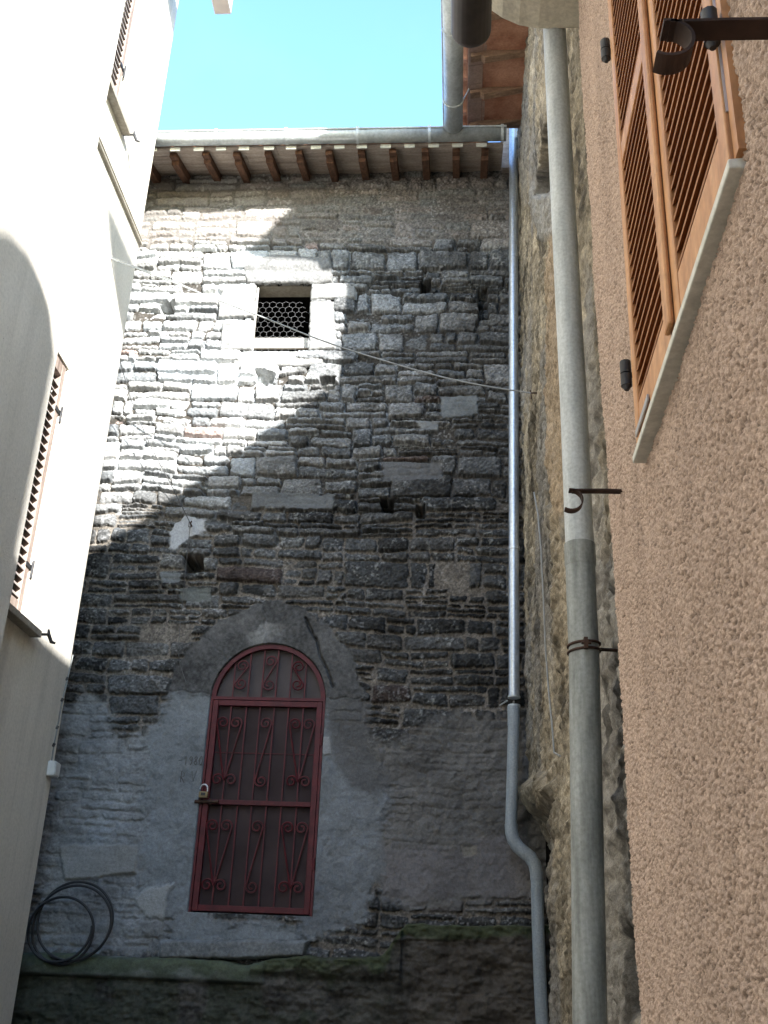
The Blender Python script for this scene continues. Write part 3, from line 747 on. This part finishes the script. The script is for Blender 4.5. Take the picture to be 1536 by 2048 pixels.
# ================================================================== right side: old stone wall
old = thing('stone_building', 'old tan stone building on the right, seen edge on under a tiled eave', 'house', (1.5, 6, -1.6))
ys = np.arange(2.75, 8.06, .012); zv = np.arange(-1.2, 7.4, .0085)
Yg, Zg = [a.astype(np.float32) for a in np.meshgrid(ys, zv)]
Vw = Zg+.05*vn(Yg*.9, Zg*.8, 5)+.016*vn(Yg*5, Zg*5, 4)+.006*fbm(Yg*20, Zg*24, 3, 3); Uw = Yg+.03*vn(Yg*3, Zg*3, 2)+.008*fbm(Yg*20, Zg*18, 6, 3)
sdo, ido, lx, ly = rubble(Uw, Vw, 31, .2, .5, .02)
ho = -.01+.020*sst(-.004, .03, sdo)*sst(-.3, .5, fbm(Yg*1.5, Zg*1.2, 8, 3))+(hsh(ido, 4)-.5)*.012+.034*fbm(Yg*2.6, Zg*2.2, 7, 6, .6)+.020*fbm(Yg*20, Zg*26, 4, 5, .65)
oc = c3(.47, .405, .30)*(.62+.6*hsh(ido, 6))[..., None]*(1+.6*fbm(Yg*3, Zg*3, 9, 5)+.6*fbm(Yg*20, Zg*34, 1, 4, .7))[..., None]
gm = sst(-.1, .35, fbm(Yg*1.3, Zg*.9, 3, 4)+.25*sst(1.6, .4, Zg))[..., None]
oc = oc*(1-.75*gm)+c3(.33, .32, .30)*(1+.4*fbm(Yg*9, Zg*9, 6, 4))[..., None]*.75*gm
dk = sst(.2, .5, fbm(Yg*6, Zg*2.2, 12, 5))[..., None]; oc = oc*(1-.62*dk)
def wpoly(pts): return [tuple(float(c) for c in onX(*q, XR)[1:]) for q in pts]
def opatch(pts, colour, dh, amt=1., fade=.03):
    global ho, oc
    w = sst(-fade, fade, polysd(Yg, Zg, wpoly(pts))+.05*fbm(Yg*5, Zg*5, 2, 4))*amt
    ho = ho+dh*w
    if colour: oc = oc*(1-w[..., None])+np.array(colour, np.float32)*(1+.25*fbm(Yg*8, Zg*8, 5, 4))[..., None]*w[..., None]
opatch([(1098,420),(1122,560),(1124,1000),(1104,1060),(1082,800),(1085,600)], (.52, .40, .27), .012, .9)
opatch([(1096,1020),(1112,1040),(1130,1280),(1118,1400),(1102,1200)], (.50, .42, .30), .0, .8)
opatch([(1088,205),(1098,385),(1062,392)], (.2,.18,.15), -.34, 1., .012)
opatch([(1055,385),(1098,375),(1100,470),(1075,480)], (.42, .41, .38), .02, .9)
opatch([(1048,1575),(1075,1545),(1095,1580),(1078,1630),(1055,1625)], (.30, .26, .19), .07, 1., .05)
opatch([(1198,620),(1205,640),(1204,690),(1192,680)], (.10, .06, .045), -.08, 1., .02)
opatch([(1222,1870),(1250,1870),(1262,2010),(1240,2010)], None, -.07, 1., .03)
opatch([(1128,1480),(1142,1490),(1140,1580),(1130,1560)], None, -.08, 1., .02)
low_r = sst(1.35, 1.0, Zg)*sst(6.2, 6.9, Yg)                     # the recess the drain pipe disappears into
ho = ho-.16*low_r
keep = ~((Yg < 5.0) & (Zg > 6.1))
gridmesh('wall', np.stack([XR+.02-ho, Yg, Zg], -1), oc, M_OLD, old, keep, flip=True)
m = MB(); m.prism([(3.3, -1.6), (8.02, -1.6), (8.02, 7.36), (4.88, 7.36), (4.88, 6.12), (3.35, 6.12)], 'x', .72, 3.5)
m.box((.44, 4.82, 6.11), (.72, 4.88, 7.36)); m.box((.46, 3.36, 6.08), (.72, 4.82, 6.13)); m.build('building_body', M_SILLG, old)
# eave of the old building
ex0 = .015
def ez(x): return 7.225+.20*(x-0)
EY0, EY1 = 5.55, 7.53
m = MB(); nT = 0
yy = EY0
rng = random.Random(5)
while yy < EY1-.02:
    y2 = min(yy+.205, EY1)
    for xa_, xb_ in ((ex0, .14), (.144, .31), (.314, .52)):
        d = rng.uniform(0, .006)
        m.hexa([(xa_, yy+.003, ez(xa_)+d), (xb_, yy+.003, ez(xb_)+d), (xb_, y2, ez(xb_)+d), (xa_, y2, ez(xa_)+d),
                (xa_, yy+.003, ez(xa_)+.03), (xb_, yy+.003, ez(xb_)+.03), (xb_, y2, ez(xb_)+.03), (xa_, y2, ez(xa_)+.03)])
    yy = y2
m.build('eave_tiles', M_TERRA2, old, .003)
for px_y in (20, 105, 178, 243):
    y_ = float(onY(990, px_y, 1)[1]); d = ray(990, px_y); yr = d[1]*(7.22+.05)/d[2]
    if yr > EY1-.03: yr = EY1-.05
    m = MB(); t = .035; h0 = .075
    prof = [(.56, ez(.56)-.001), (.56, ez(.56)-h0), (ex0+.14, ez(ex0+.14)-h0), (ex0+.11, ez(ex0+.11)-h0*.55), (ex0+.02, ez(ex0)-h0*.5), (ex0+.02, ez(ex0+.02)-.001)]
    m.prism(prof, 'y', yr-t, yr+t); m.build('rafter', M_TILEBROWN, old, .004)
m = MB()
for i in range(10):
    y = EY0+.1+i*.2
    n = 9; vs = []; fs = []
    xsn = np.linspace(ex0-.06, 2.2, 8)
    for j, x in enumerate(xsn):
        for k in range(n):
            a = PI*k/(n-1); vs.append((x, y+.095*math.cos(a), ez(x)+.04+.06*math.sin(a)))
    for j in range(7):
        for k in range(n-1): fs.append((j*n+k, j*n+k+1, (j+1)*n+k+1, (j+1)*n+k))
    m.add(vs, fs, True)
m.box((ex0-.01, EY0, ez(ex0)+.031), (.9, EY1, ez(ex0)+.042))
rr = m.build('roof', M_TERRA, old); sm_ = rr.modifiers.new('thick', 'SOLIDIFY'); sm_.thickness = .014

# its gutter
gx_, gz2, r2 = -.108, 7.06, .083
g2 = thing('gutter', 'grey zinc gutter on the right along the tiled eave, ending above the long facade gutter', 'gutter', (gx_, 6.5, gz2))
m = MB(); halfpipe(m, (gx_, EY0, gz2), (gx_, 7.29, gz2), r2, ((1, 0, 0), (0, 0, 1)), PI-.1, 2*PI+.1)
m.tube([(gx_-r2-.003, EY0, gz2+.01), (gx_-r2-.003, 7.29, gz2+.01)], .009, 8)
m.add([(gx_+r2*math.cos(a), 7.288, gz2+r2*math.sin(a)) for a in np.linspace(PI, 2*PI, 14)], [tuple(range(14))])
m.build('trough', M_ZINC, g2, recalc=False)
for py in (66, 208):
    d = ray(900, py); y = d[1]*(gz2-r2*.6)/d[2]; m = MB()
    pts = [(gx_-r2-.008, gz2+.035)]+[(gx_-(r2+.003)*math.cos(a), gz2-(r2+.003)*math.sin(a)) for a in np.linspace(0, PI, 14)]+[(gx_+r2+.05, gz2+.12)]
    m.tube([(x, y, z) for x, z in pts], .006, 5); m.build('gutter_clip', M_ZINC, g2)

# ================================================================== stucco house on the right
stu = thing('stucco_house', 'pink beige roughcast house on the right with orange louvred shutters', 'house', (1.5, 2, -1.6))
SX = .45
vq = np.arange(-.6, 3.80, .0026)
up_ = np.arange(0, 1.0004, .0026/2.6)
Uq, Zq = [a.astype(np.float32) for a in np.meshgrid(up_, vq)]
yend = 2.995+.052*Zq+.010*fbm(Zq*6, Zq*0, 3, 4)+.004*fbm(Zq*40, Zq*0, 5, 2)
ystart = .505
Yq = ystart+(yend-ystart)*Uq
n1 = vn(Yq*165, Zq*165, 1); n2 = vn(Yq*280, Zq*280, 4); n3 = fbm(Yq*9, Zq*9, 5, 3)
grain = .55*n1+.45*n2+.35*vn(Yq*105, Zq*105, 7)
hq = .0050*np.where(grain > 0, np.sqrt(np.abs(grain)), -np.abs(grain)**.8)+.004*n3+.008*fbm(Yq*1.5, Zq*1.5, 6, 3)
SY0, SY1, SZ0, SZ1 = 1.385, 2.375, 1.255, 3.12
inw = (Yq > SY0+.02) & (Yq < SY1-.02) & (Zq > SZ0+.02) & (Zq < SZ1-.02)
hq = np.where(inw, -.14, hq)
# the render rounds over at its ragged end
hq = hq-.03*sst(.035, .0, (yend-Yq))
qc = c3(.68, .512, .405)*(1+.16*fbm(Yq*1.6, Zq*1.1, 2, 5)+.11*fbm(Yq*7, Zq*.8, 9, 4)+.10*fbm(Yq*60, Zq*60, 8, 2))[..., None]
gg = sst(-.05, -.5, grain)[..., None]; qc = qc*(1-.58*gg)  # pits of the grain darkened in the colour, standing in for their shade
qc = np.where(inw[..., None], c3(.05, .03, .02), qc)
gridmesh('wall', np.stack([SX-hq, Yq, Zq], -1), qc, M_STUCCO, stu, None, flip=True)
m = MB(); m.prism([(.5, -1.6), (2.9, -1.6), (3.14, 3.7), (3.30, 3.9), (3.30, 6.13), (.52, 6.13), (.5, 3.6)], 'x', .60, 3.2)
m.box((SX+.012, .5, -1.6), (.60, ystart, 3.74)); m.box((SX+.012, ystart, -1.6), (.60, 2.9, -.74)); m.box((.47, .53, 4.35), (.60, 3.3, 6.13))
m.build('house_body', M_SOFFIT, stu)
# shutters
SXo = SX-.024; SYM = .5*(SY0+SY1)
rails = lambda: [(SZ0+.004, SZ0+.10), (2.115, 2.18), (SZ1-.09, SZ1)]
sa = louver_leaf('shutter', stu, SXo, SYM+.022, SY1, SZ0+.004, SZ1, rails(), .040, M_ORANGE, M_SLAT, .050, .040, .75, -1)
sb = louver_leaf('shutter', stu, SXo, SY0, SYM-.022, SZ0+.004, SZ1, rails(), .040, M_ORANGE, M_SLAT, .050, .040, .75, -1)
sa['label'] = 'orange shutter leaf nearer the drain pipes'; sb['label'] = 'orange shutter leaf nearer the camera'
m = MB(); m.box((SXo-.014, SYM-.024, SZ0+.012), (SXo-.0005, SYM+.026, SZ1-.005)); m.box((SXo, SYM-.0215, SZ0+.01), (SXo+.034, SYM+.0215, SZ1-.005)); m.build('meeting_bead', M_ORANGE, sb, .006)
for lf, yh in ((sa, SY1), (sb, SY0)):
    sg = 1 if lf is sa else -1
    for zh in (1.60, 2.83) if lf is sa else (1.58, 1.66+.0):
        if lf is sb and zh < 1.6: continue
        hp_ = onY(1254, 748, yh+.022)[2] if (lf is sa and zh < 2) else (onY(1205, 100, yh+.022)[2] if lf is sa else onY(1433, 55, yh-.022)[2])
        m = MB(); yk = yh+sg*.022
        m.tube([(SX-.035, yk, hp_-.036), (SX-.035, yk, hp_-.002)], .0145, 10); m.tube([(SX-.035, yk, hp_+.001), (SX-.035, yk, hp_+.036)], .0145, 10)
        m.tube([(SX-.035, yk, hp_-.036), (SX-.035, yk, hp_-.048)], [.012, .006], 10)
        m.tube([(SX-.035, yk, hp_), (SX+.03, yk+sg*.02, hp_)], .008, 6)
        m.build('hinge', M_IRONB, lf)
        m = MB()
        m.box((SXo-.0045, min(yh, yh-sg*.05), hp_-.16), (SXo-.0005, max(yh, yh-sg*.05)-.0, hp_+.16)) if False else m.box((SXo+.004, min(yh+sg*.0005, yh+sg*.0035), hp_-.17), (SXo+.026, max(yh+sg*.0005, yh+sg*.0035), hp_+.17))
        m.build('hinge_strap', M_STEEL, lf)
m = MB(); m.box((SXo-.0045, SY1-.2, SZ0+.02), (SXo-.0005, SY1-.02, SZ0+.036)); m.build('corner_plate', M_STEEL, sa)
m = MB(); m.hexa([(SX+.02, SY0-.014, SZ0-.024), (SXo-.006, SY0-.014, SZ0-.024), (SXo-.006, SY1+.035, SZ0-.024), (SX+.02, SY1+.035, SZ0-.024),
                  (SX+.02, SY0-.014, SZ0+.001), (SXo-.006, SY0-.014, SZ0-.004), (SXo-.006, SY1+.035, SZ0-.004), (SX+.02, SY1+.035, SZ0+.001)]); m.build('window_sill', M_PALESILL, stu, .003)
m = MB(); m.box((SX-.016, SY0-.03, SZ0+.002), (SX+.02, SY0-.002, SZ1)); m.build('window_frame', M_ORANGE, stu); m = MB(); m.box((SX-.016, SY1+.002, SZ0+.002), (SX+.02, SY1+.012, SZ1)); m.build('window_frame', M_ORANGE, stu)
# soffit cove and gutter
m = MB(); m.prism([(.60, 3.742), (.46, 3.742), (.30, 3.742), (.22, 3.765), (.15, 3.81), (.10, 3.86), (.075, 3.92), (.075, 4.05), (.60, 4.3)], 'y', .5, 3.32); m.build('soffit', M_SOFFIT, stu, .008)
g3 = thing('gutter', 'dark brown rounded gutter end beside the cream soffit at the top', 'gutter', (.02, 2, 3.72))
m = MB(); gxx, gzz, gr3 = .019, 3.722, .083
halfpipe(m, (gxx, .5, gzz), (gxx, 3.30, gzz), gr3, ((1, 0, 0), (0, 0, 1)), PI-.2, 2*PI+.2)
m.build('trough', M_DARKGUT, g3, recalc=False)
m = MB(); vs = []; fs = []                            # domed end cap
ns, nr = 14, 5
for j in range(nr+1):
    b = j/nr*PI/2
    for k in range(ns+1):
        a = PI-.2+(PI+.4)*k/ns
        vs.append((gxx+gr3*math.cos(b)*math.cos(a), 3.30+.05*math.sin(b), gzz+gr3*math.cos(b)*math.sin(a)))
for j in range(nr):
    for k in range(ns): q = j*(ns+1)+k; fs.append((q, q+1, q+ns+2, q+ns+1))
m.add(vs, fs, True); m.build('end_cap', M_DARKGUT, g3, recalc=False)

# ================================================================== unseen blocks added to shape the light and shade
m = MB(); m.box((-7, -9.5, -1.6), (.4, -7, 8.2)); o = m.build('sky_blocker', M_SOFFIT); tag(o, 'unseen block added behind the camera to darken the alley', 'house')  # added to cut the sky light from behind
def shade_block(name, label, poly, x0, x1):
    # sheared along the sun so the block casts exactly its front profile
    n = len(poly); k = x1-x0; m = MB()
    m.add([(x0, y, z) for y, z in poly]+[(x1, y-2.1*k, z+.83*k if z > 0 else z) for y, z in poly],
          [tuple(range(n))[::-1], tuple(range(n, 2*n))]+[(i, (i+1) % n, n+(i+1) % n, n+i) for i in range(n)])
    o = m.build(name, M_SOFFIT); tag(o, label, 'house'); return o
def bk(x, z, y, X1): d = X1-x; return (y-2.1*d, z+.83*d)
XT = .9
fp = lambda px, py: bk(*fxz(px, py), 8., XT)
tip = [fp(690, 690), fp(690, 572), fp(668, 545), fp(600, 528), fp(505, 522), fp(488, 512), fp(502, 497), fp(575, 425)]
shade_poly = tip+[bk(onY(650, 280, 7.3)[0], 7.06, 7.3, XT), (2.35, 11.5), (7.9, 11.5), (7.9, 7.6), (4.9, 7.6), (4.9, 6.2), (3.95, 6.2)]
shade_block('facade_blocker', 'unseen block added above the stone building, shaped to shade the facade', shade_poly, XT, 2.2)  # added, its outline projected back from the shade edge on the facade
nh = []
for px, py in ((113, 690), (100, 620), (80, 560), (55, 505), (20, 465), (-30, 440)):
    p = onX(px, py, XN); d = .55-XN; nh.append((float(p[1])-2.1*d, float(p[2])+.83*d))
q = nh[0]
shade_block('wall_blocker', 'unseen block added behind the camera on the right, shaped to shade the left wall', [(q[0]+.02, -1.6), (q[0]+.02, q[1]-.1)]+nh[1:]+[(-2.3, nh[-1][1]+.05), (-2.35, 2.6), (-6, 2.6), (-6, -1.6)], .55, 1.6)  # added, outline from the left wall shade, lowered behind to let sun in
p = onX(110, 1300, XF); zt = float(p[2])+.83*(.55-XF)
m = MB(); m.box((.55, q[0]+.021, -1.6), (1.2, .499, zt)); tag(m.build('low_blocker', M_SOFFIT), 'unseen wall added on the right to end the sunlight low on the left house', 'wall')  # added, its top set by the lower sun edge on the left house
# unseen thin fin added to draw the sliver of shade on the left house
ch = [onX(px, py, XF) for px, py in ((213, 402), (219, 480), (231, 580), (244, 655), (300, 655), (300, 540))]
ch = [(float(c[1])-2.1*(1.0-XF), float(c[2])+.83*(1.0-XF)) for c in ch]
zlo = min(c[1] for c in ch); zhi = ch[0][1]; y_a = ch[0][0]
m = MB(); k = .15; cp = [(y_a, zhi), ch[1], ch[2], ch[3], (max(ch[3][0]+.01, -.61), ch[3][1]-.05), (-.60, 3.), (-.50, 3.), (-.50, zhi)]; n = len(cp)
m.add([(1., y, z) for y, z in cp]+[(1.+k, y-2.1*k, z+.83*k) for y, z in cp], [tuple(range(n))[::-1], tuple(range(n, 2*n))]+[(i, (i+1) % n, n+(i+1) % n, n+i) for i in range(n)])
tag(m.build('shade_fin', M_SOFFIT), 'unseen fin added above the right hand houses to shade the left wall', 'light blocker')

# ================================================================== pipes
sp = thing('drain_pipe', 'slender galvanised drain pipe in the corner, with an S-bend near the bottom', 'drain pipe', (.38, 7.85, 0))
PY = 7.80
def pp(px, py, Y=PY): return onY(px, py, Y)
top_p = pp(1027, 246); a = pp(1028, 1392); b = pp(1026.5, 1480)
m = MB(); m.tube([top_p, pp(1027, 700), a], .0405, 20); m.build('upper_pipe', M_ZINCP, sp)
path = [pp(1028, 1410), pp(1026, 1500), pp(1023, 1620), pp(1022, 1648)]
bend = [pp(1023, 1665), pp(1027, 1680), pp(1036, 1694), pp(1048, 1704), pp(1060, 1714), pp(1069, 1728), pp(1073, 1745), pp(1074, 1760)]
m = MB(); m.tube(path, .0415, 20); m.build('lower_pipe', M_PVC, sp)
m = MB(); m.tube([path[-1]]+bend, .0455, 20); m.build('elbow', M_PVC, sp)
low_ = [bend[-1], pp(1076, 1850), pp(1080, 1960), pp(1085, 2060), pp(1092, 2250)]
m = MB(); m.tube(low_, .0425, 20); m.build('lower_pipe', M_PVC, sp)
for py, px, hgt, r_ in ((1097, 1028, .012, .046), (1394, 1028, .007, .046), (1412, 1028, .007, .046), (1432, 1027, .07, .0445), (1535, 1025.5, .006, .0435), (1778, 1074.5, .005, .0445), (1783, 1074.7, .005, .0445), (515, 1027, .012, .044)):
    c = pp(px, py); m = MB(); m.tube([c-np.array([0, 0, hgt]), c+np.array([0, 0, hgt])], r_, 20); m.build('collar', M_ZINCP if py < 1390 else (M_ZINC if py < 1413 else M_PVC), sp)
for py in (515, 1097, 1400):
    c = pp(1028, py); m = MB(); m.tube([c+np.array([0, .04, 0]), (c[0], 8.05, c[2])], .007, 6)
    m.tube([c+np.array([-.05, .01, -.004]), c+np.array([-.10, .12, -.012])], .006, 6) if py == 1400 else None
    m.build('bracket', M_ZINC, sp)

bp = thing('drain_pipe', 'thick grey drain pipe on the near right wall rising into the cream soffit', 'drain pipe', (.39, 3.4, -1.6))
BX = .385
def bpp(px, py): return onY(px, py, 3.36)
ptop = bpp(1108, 40); pj = bpp(1160, 1105); pb = bpp(1180, 2046)
m = MB(); m.tube([ptop, bpp(1130, 480), bpp(1147, 800), pj], .0475, 28); m.build('upper_pipe', M_FIBRE, bp)
m = MB(); m.tube([pj+np.array([0, 0, .03]), bpp(1163, 1200), bpp(1168, 1300), bpp(1174, 1650), pb, pb+np.array([.01, 0, -1.4])], .0485, 28); m.build('lower_pipe', M_FIBRE2, bp)
m = MB(); m.tube([pj+np.array([0, 0, .028]), pj+np.array([0, 0, -.045]), pj+np.array([0, 0, -.052])], [.0515, .0515, .0486], 28); m.build('socket', M_FIBRE2, bp)
c = bpp(1168, 1298)
m = MB()
for dz in (-.010, .012): m.tube([c+np.array([.051*math.cos(t), .051*math.sin(t), dz+.004*math.cos(t)]) for t in np.linspace(0, 2*PI, 28, endpoint=False)], .0045, 6, closed=True)
m.box((c[0]-.006, c[1]-.066, c[2]-.016), (c[0]+.006, c[1]-.046, c[2]+.02)); m.tube([c+np.array([-.014, -.060, .002]), c+np.array([.016, -.060, .002])], .005, 6)
m.tube([c+np.array([.05, .0, 0]), c+np.array([.12, .01, .0])], .006, 6)
m.build('clamp', M_IRON, bp)
cb = thing('cable', 'thin grey cable clipped up the old tan stone wall behind the thick drain pipe', 'cable', tuple(onX(1090, 1200, XR)))
m = MB(); m.tube([onX(px, py, .425) for px, py in ((1068, 985), (1076, 1030), (1082, 1100), (1087, 1200), (1091, 1300), (1098, 1390), (1105, 1460), (1108, 1505), (1120, 1512))], .005, 6); m.build('cord', M_CABLE, cb)

# pipe hooks of flat iron
def hook(label, wallp, endp, rad, wdt, thk, turn):
    """a flat bar out of the wall with a half ring at its end; ring lies level"""
    t = thing('pipe_hook', label, 'bracket', tuple(wallp), 'empty iron pipe hooks')
    a = np.array(wallp, float); b = np.array(endp, float)
    def strip(m, pts):
        n = len(pts); vs = []
        for k, (x, z) in enumerate(pts):
            t0 = np.array(pts[min(k+1, n-1)])-np.array(pts[max(k-1, 0)]); t0 /= np.linalg.norm(t0); nn = np.array([-t0[1], t0[0]])*thk
            for o_ in (0, 1):
                for y in (-wdt/2, wdt/2): vs.append((x+nn[0]*o_, b[1]+y, z+nn[1]*o_))
        fs = [(0, 1, 3, 2), (4*n-4, 4*n-2, 4*n-1, 4*n-3)]
        for k in range(n-1):
            i = 4*k; fs += [(i, i+4, i+5, i+1), (i+2, i+3, i+7, i+6), (i, i+2, i+6, i+4), (i+1, i+5, i+7, i+3)]
        m.add(vs, fs)
    m = MB(); strip(m, [(a[0], a[2]), (.5*(a[0]+b[0]), a[2]+.001), (b[0], b[2])]); m.build('bar', M_IRON, t)
    c = (b[0]-.004, b[2]-rad-thk*.5); m = MB()
    strip(m, [(c[0]+rad*math.cos(q), c[1]+rad*math.sin(q)) for q in np.linspace(math.radians(100), math.radians(-125), 26)]); m.build('half_ring', M_IRON, t)
    return t
w_ = onX(1250, 982, SX+.01); e_ = np.array([.335, w_[1]-.005, w_[2]-.0])
hook('small rusty iron hook sticking out of the stucco in front of the thick pipe', w_, (onY(1160, 984, w_[1])[0]-.022, w_[1], w_[2]), .030, .026, .004, 1)
p = onY(1388, 58, 1.15); 
hook('big dark iron hook at the top right, crossing the orange shutter', (SX+.01, 1.15, p[2]), (p[0]-.036, 1.15, p[2]), .031, .036, .005, 1)

# ================================================================== wires, hose, padlock
ca = thing('overhead_cable', 'grey cable sagging across the alley in front of the small window', 'cable', tuple(onX(225, 518, XF)))
A0 = onX(222, 517, XF); A1 = onX(1062, 786, XR-.02)
pts = []
for px, py in ((222, 517), (300, 547), (410, 590), (540, 640), (620, 672), (700, 700), (850, 745), (960, 770), (1062, 786)):
    f = (px-222)/(1062-222); pts.append(onY(px, py, A0[1]+(A1[1]-A0[1])*f))
pp2 = []
for i in range(len(pts)-1):
    for t in np.linspace(0, 1, 6, endpoint=False):
        p0, p1, p2, p3 = pts[max(i-1, 0)], pts[i], pts[i+1], pts[min(i+2, len(pts)-1)]
        pp2.append(.5*((2*p1)+(-p0+p2)*t+(2*p0-5*p1+4*p2-p3)*t*t+(-p0+3*p1-3*p2+p3)*t**3))
pp2.append(pts[-1])
m = MB(); m.tube(pp2, .0052, 8); m.build('cord', M_CABLE, ca)
m = MB(); m.tube([q+np.array([0, .0, .012+.002*math.sin(i)]) for i, q in enumerate(pp2[:11])]+[pp2[12]], .004, 6); m.build('second_cord', M_CABLE, ca)
m = MB(); q = np.array(A1); m.tube([q+np.array([.06, 0, 0]), q, q+np.array([-.004, 0, .02])], .006, 6); m.tube([q, q+np.array([.0, -.03, -.06])], .004, 6); m.build('anchor', M_IRON, ca)
wi = thing('thin_wire', 'thin dark wire running down the sunny stones to the white plaster dab', 'wire', tuple(onY(240, 720, 7.9)))
seq = [(238, 715, 7.4), (262, 800, 7.6), (300, 890, 7.75), (345, 975, 7.86), (381, 1047, 7.93)]
m = MB(); m.tube([onY(a, b, c) for a, b, c in seq], .0035, 6); m.build('strand', M_WIRE, wi)
m = MB(); m.tube([onY(a, b, 7.93) for a, b in ((381, 1047), (378, 1075), (374, 1110), (368, 1170), (362, 1230), (356, 1300), (360, 1330), (372, 1365))], .0026, 6); m.build('lower_strand', M_WIRE, wi)
q = onY(381, 1047, 7.93); m = MB(); m.tube([q+np.array([0, .08, 0]), q, q+np.array([.01, -.01, .02])], .006, 6); m.tube([q+np.array([-.012, 0, .02]), q+np.array([-.012, 0, -.03]), q+np.array([.012, 0, -.03])], .0035, 5); m.build('hook', M_IRON, wi)

ho_ = thing('hose_coil', 'coil of black hose leaning on the ledge beside the house corner', 'hose', tuple(onY(140, 1912, 7.82)))
m = MB(); HY = 7.80
c1 = onY(143, 1842, HY); c2 = onY(122, 1862, HY); pts = []
sc_ = HY/D*.00355
N = 190
for i in range(N):
    t = i/(N-1); a = -2.0+t*2*PI*3.35
    cc = c1*(1-sst(.35, .7, t))+c2*sst(.35, .7, t)
    r_ = .262-.045*sst(.35, .75, t)+.006*math.sin(a*1.3)
    r_ += .012*math.sin(t*19)
    pts.append((cc[0]+r_*1.02*math.cos(a), HY-.05*t+.012*math.sin(a*.7)+.03, cc[2]+r_*.98*math.sin(a)))
m.tube(pts, .0098, 10); m.build('tube', M_RUBBER, ho_)

pl = thing('padlock', 'brass padlock hanging on the bolt at the left edge of the red gate', 'padlock', tuple(onY(407, 1588, GY-.07)))
q = onY(407, 1588, GY-.075)
m = MB(); m.box((q[0]-.034, q[1]-.012, q[2]-.028), (q[0]+.034, q[1]+.012, q[2]+.018)); m.build('body', M_BRASS, pl, .006)
m = MB(); m.tube([q+np.array([.028*math.cos(t), 0, .022+(.035*math.sin(t) if t else 0)+.012]) for t in np.linspace(PI, 0, 12)]+[q+np.array([.028, 0, .02])], .0065, 8); m.build('shackle', M_STEEL, pl)
m = MB(); m.box((q[0]-.016, q[1]-.0165, q[2]-.012), (q[0]+.016, q[1]-.0141, q[2]+.008)); m.build('keyhole_plate', M_IRONB, pl)

# ------------------------------------------------------------------ camera, light, sky
cam = bpy.data.cameras.new('camera'); co = bpy.data.objects.new('camera', cam); C.objects.link(co)
co.matrix_world = Matrix(((rt[0], up[0], -fw[0], 0), (rt[1], up[1], -fw[1], 0), (rt[2], up[2], -fw[2], 0), (0, 0, 0, 1)))
cam.sensor_fit = 'VERTICAL'; cam.sensor_height = 36.; cam.lens = 36.*F/H; cam.clip_end = 500; cam.clip_start = .02
bpy.context.scene.camera = co
sd = Vector(SUN).normalized()
s = bpy.data.lights.new('sun', 'SUN'); s.energy = 5.0; s.angle = math.radians(.53); s.color = (1., .975, .94)
so = bpy.data.objects.new('sun', s); C.objects.link(so); so.rotation_euler = sd.to_track_quat('-Z', 'Y').to_euler(); so.location = (6, -8, 12)
w = bpy.data.worlds.new('World'); bpy.context.scene.world = w; w.use_nodes = True; nt = w.node_tree
sky = nt.nodes.new('ShaderNodeTexSky'); sky.sky_type = 'NISHITA'; sky.sun_disc = False
sky.sun_elevation = math.asin(-sd.z); sky.sun_rotation = math.atan2(-sd.x, -sd.y); sky.air_density = 1.0; sky.dust_density = .6; sky.ozone_density = 1.
bg = nt.nodes['Background']; bg.inputs['Strength'].default_value = .13
tint = nt.nodes.new('ShaderNodeMix'); tint.data_type = 'RGBA'; tint.blend_type = 'MULTIPLY'; tint.inputs[0].default_value = 1.
tint.inputs[7].default_value = (1.2, 1.58, 1.95, 1)
tc = nt.nodes.new('ShaderNodeTexCoord'); wn = nt.nodes.new('ShaderNodeTexNoise'); wn.inputs['Scale'].default_value = 5.; wn.inputs['Detail'].default_value = 6
wr_ = nt.nodes.new('ShaderNodeValToRGB'); wr_.color_ramp.elements[0].position = .48; wr_.color_ramp.elements[1].position = .75; wr_.color_ramp.elements[1].color = (.14, .14, .14, 1)
nt.links.new(tc.outputs['Generated'], wn.inputs['Vector']); nt.links.new(wn.outputs['Fac'], wr_.inputs['Fac'])
wm_ = nt.nodes.new('ShaderNodeMix'); wm_.data_type = 'RGBA'; wm_.inputs[7].default_value = (1.6, 1.7, 1.8, 1)
nt.links.new(wr_.outputs['Color'], wm_.inputs[0]); nt.links.new(sky.outputs['Color'], wm_.inputs[6])
nt.links.new(wm_.outputs[2], tint.inputs[6]); nt.links.new(tint.outputs[2], bg.inputs['Color'])
vs_ = bpy.context.scene.view_settings; vs_.view_transform = 'Standard'; vs_.look = 'None'; vs_.exposure = 1.95; vs_.gamma = 1
bpy.context.scene.cycles.max_bounces = 8; bpy.context.scene.cycles.diffuse_bounces = 6
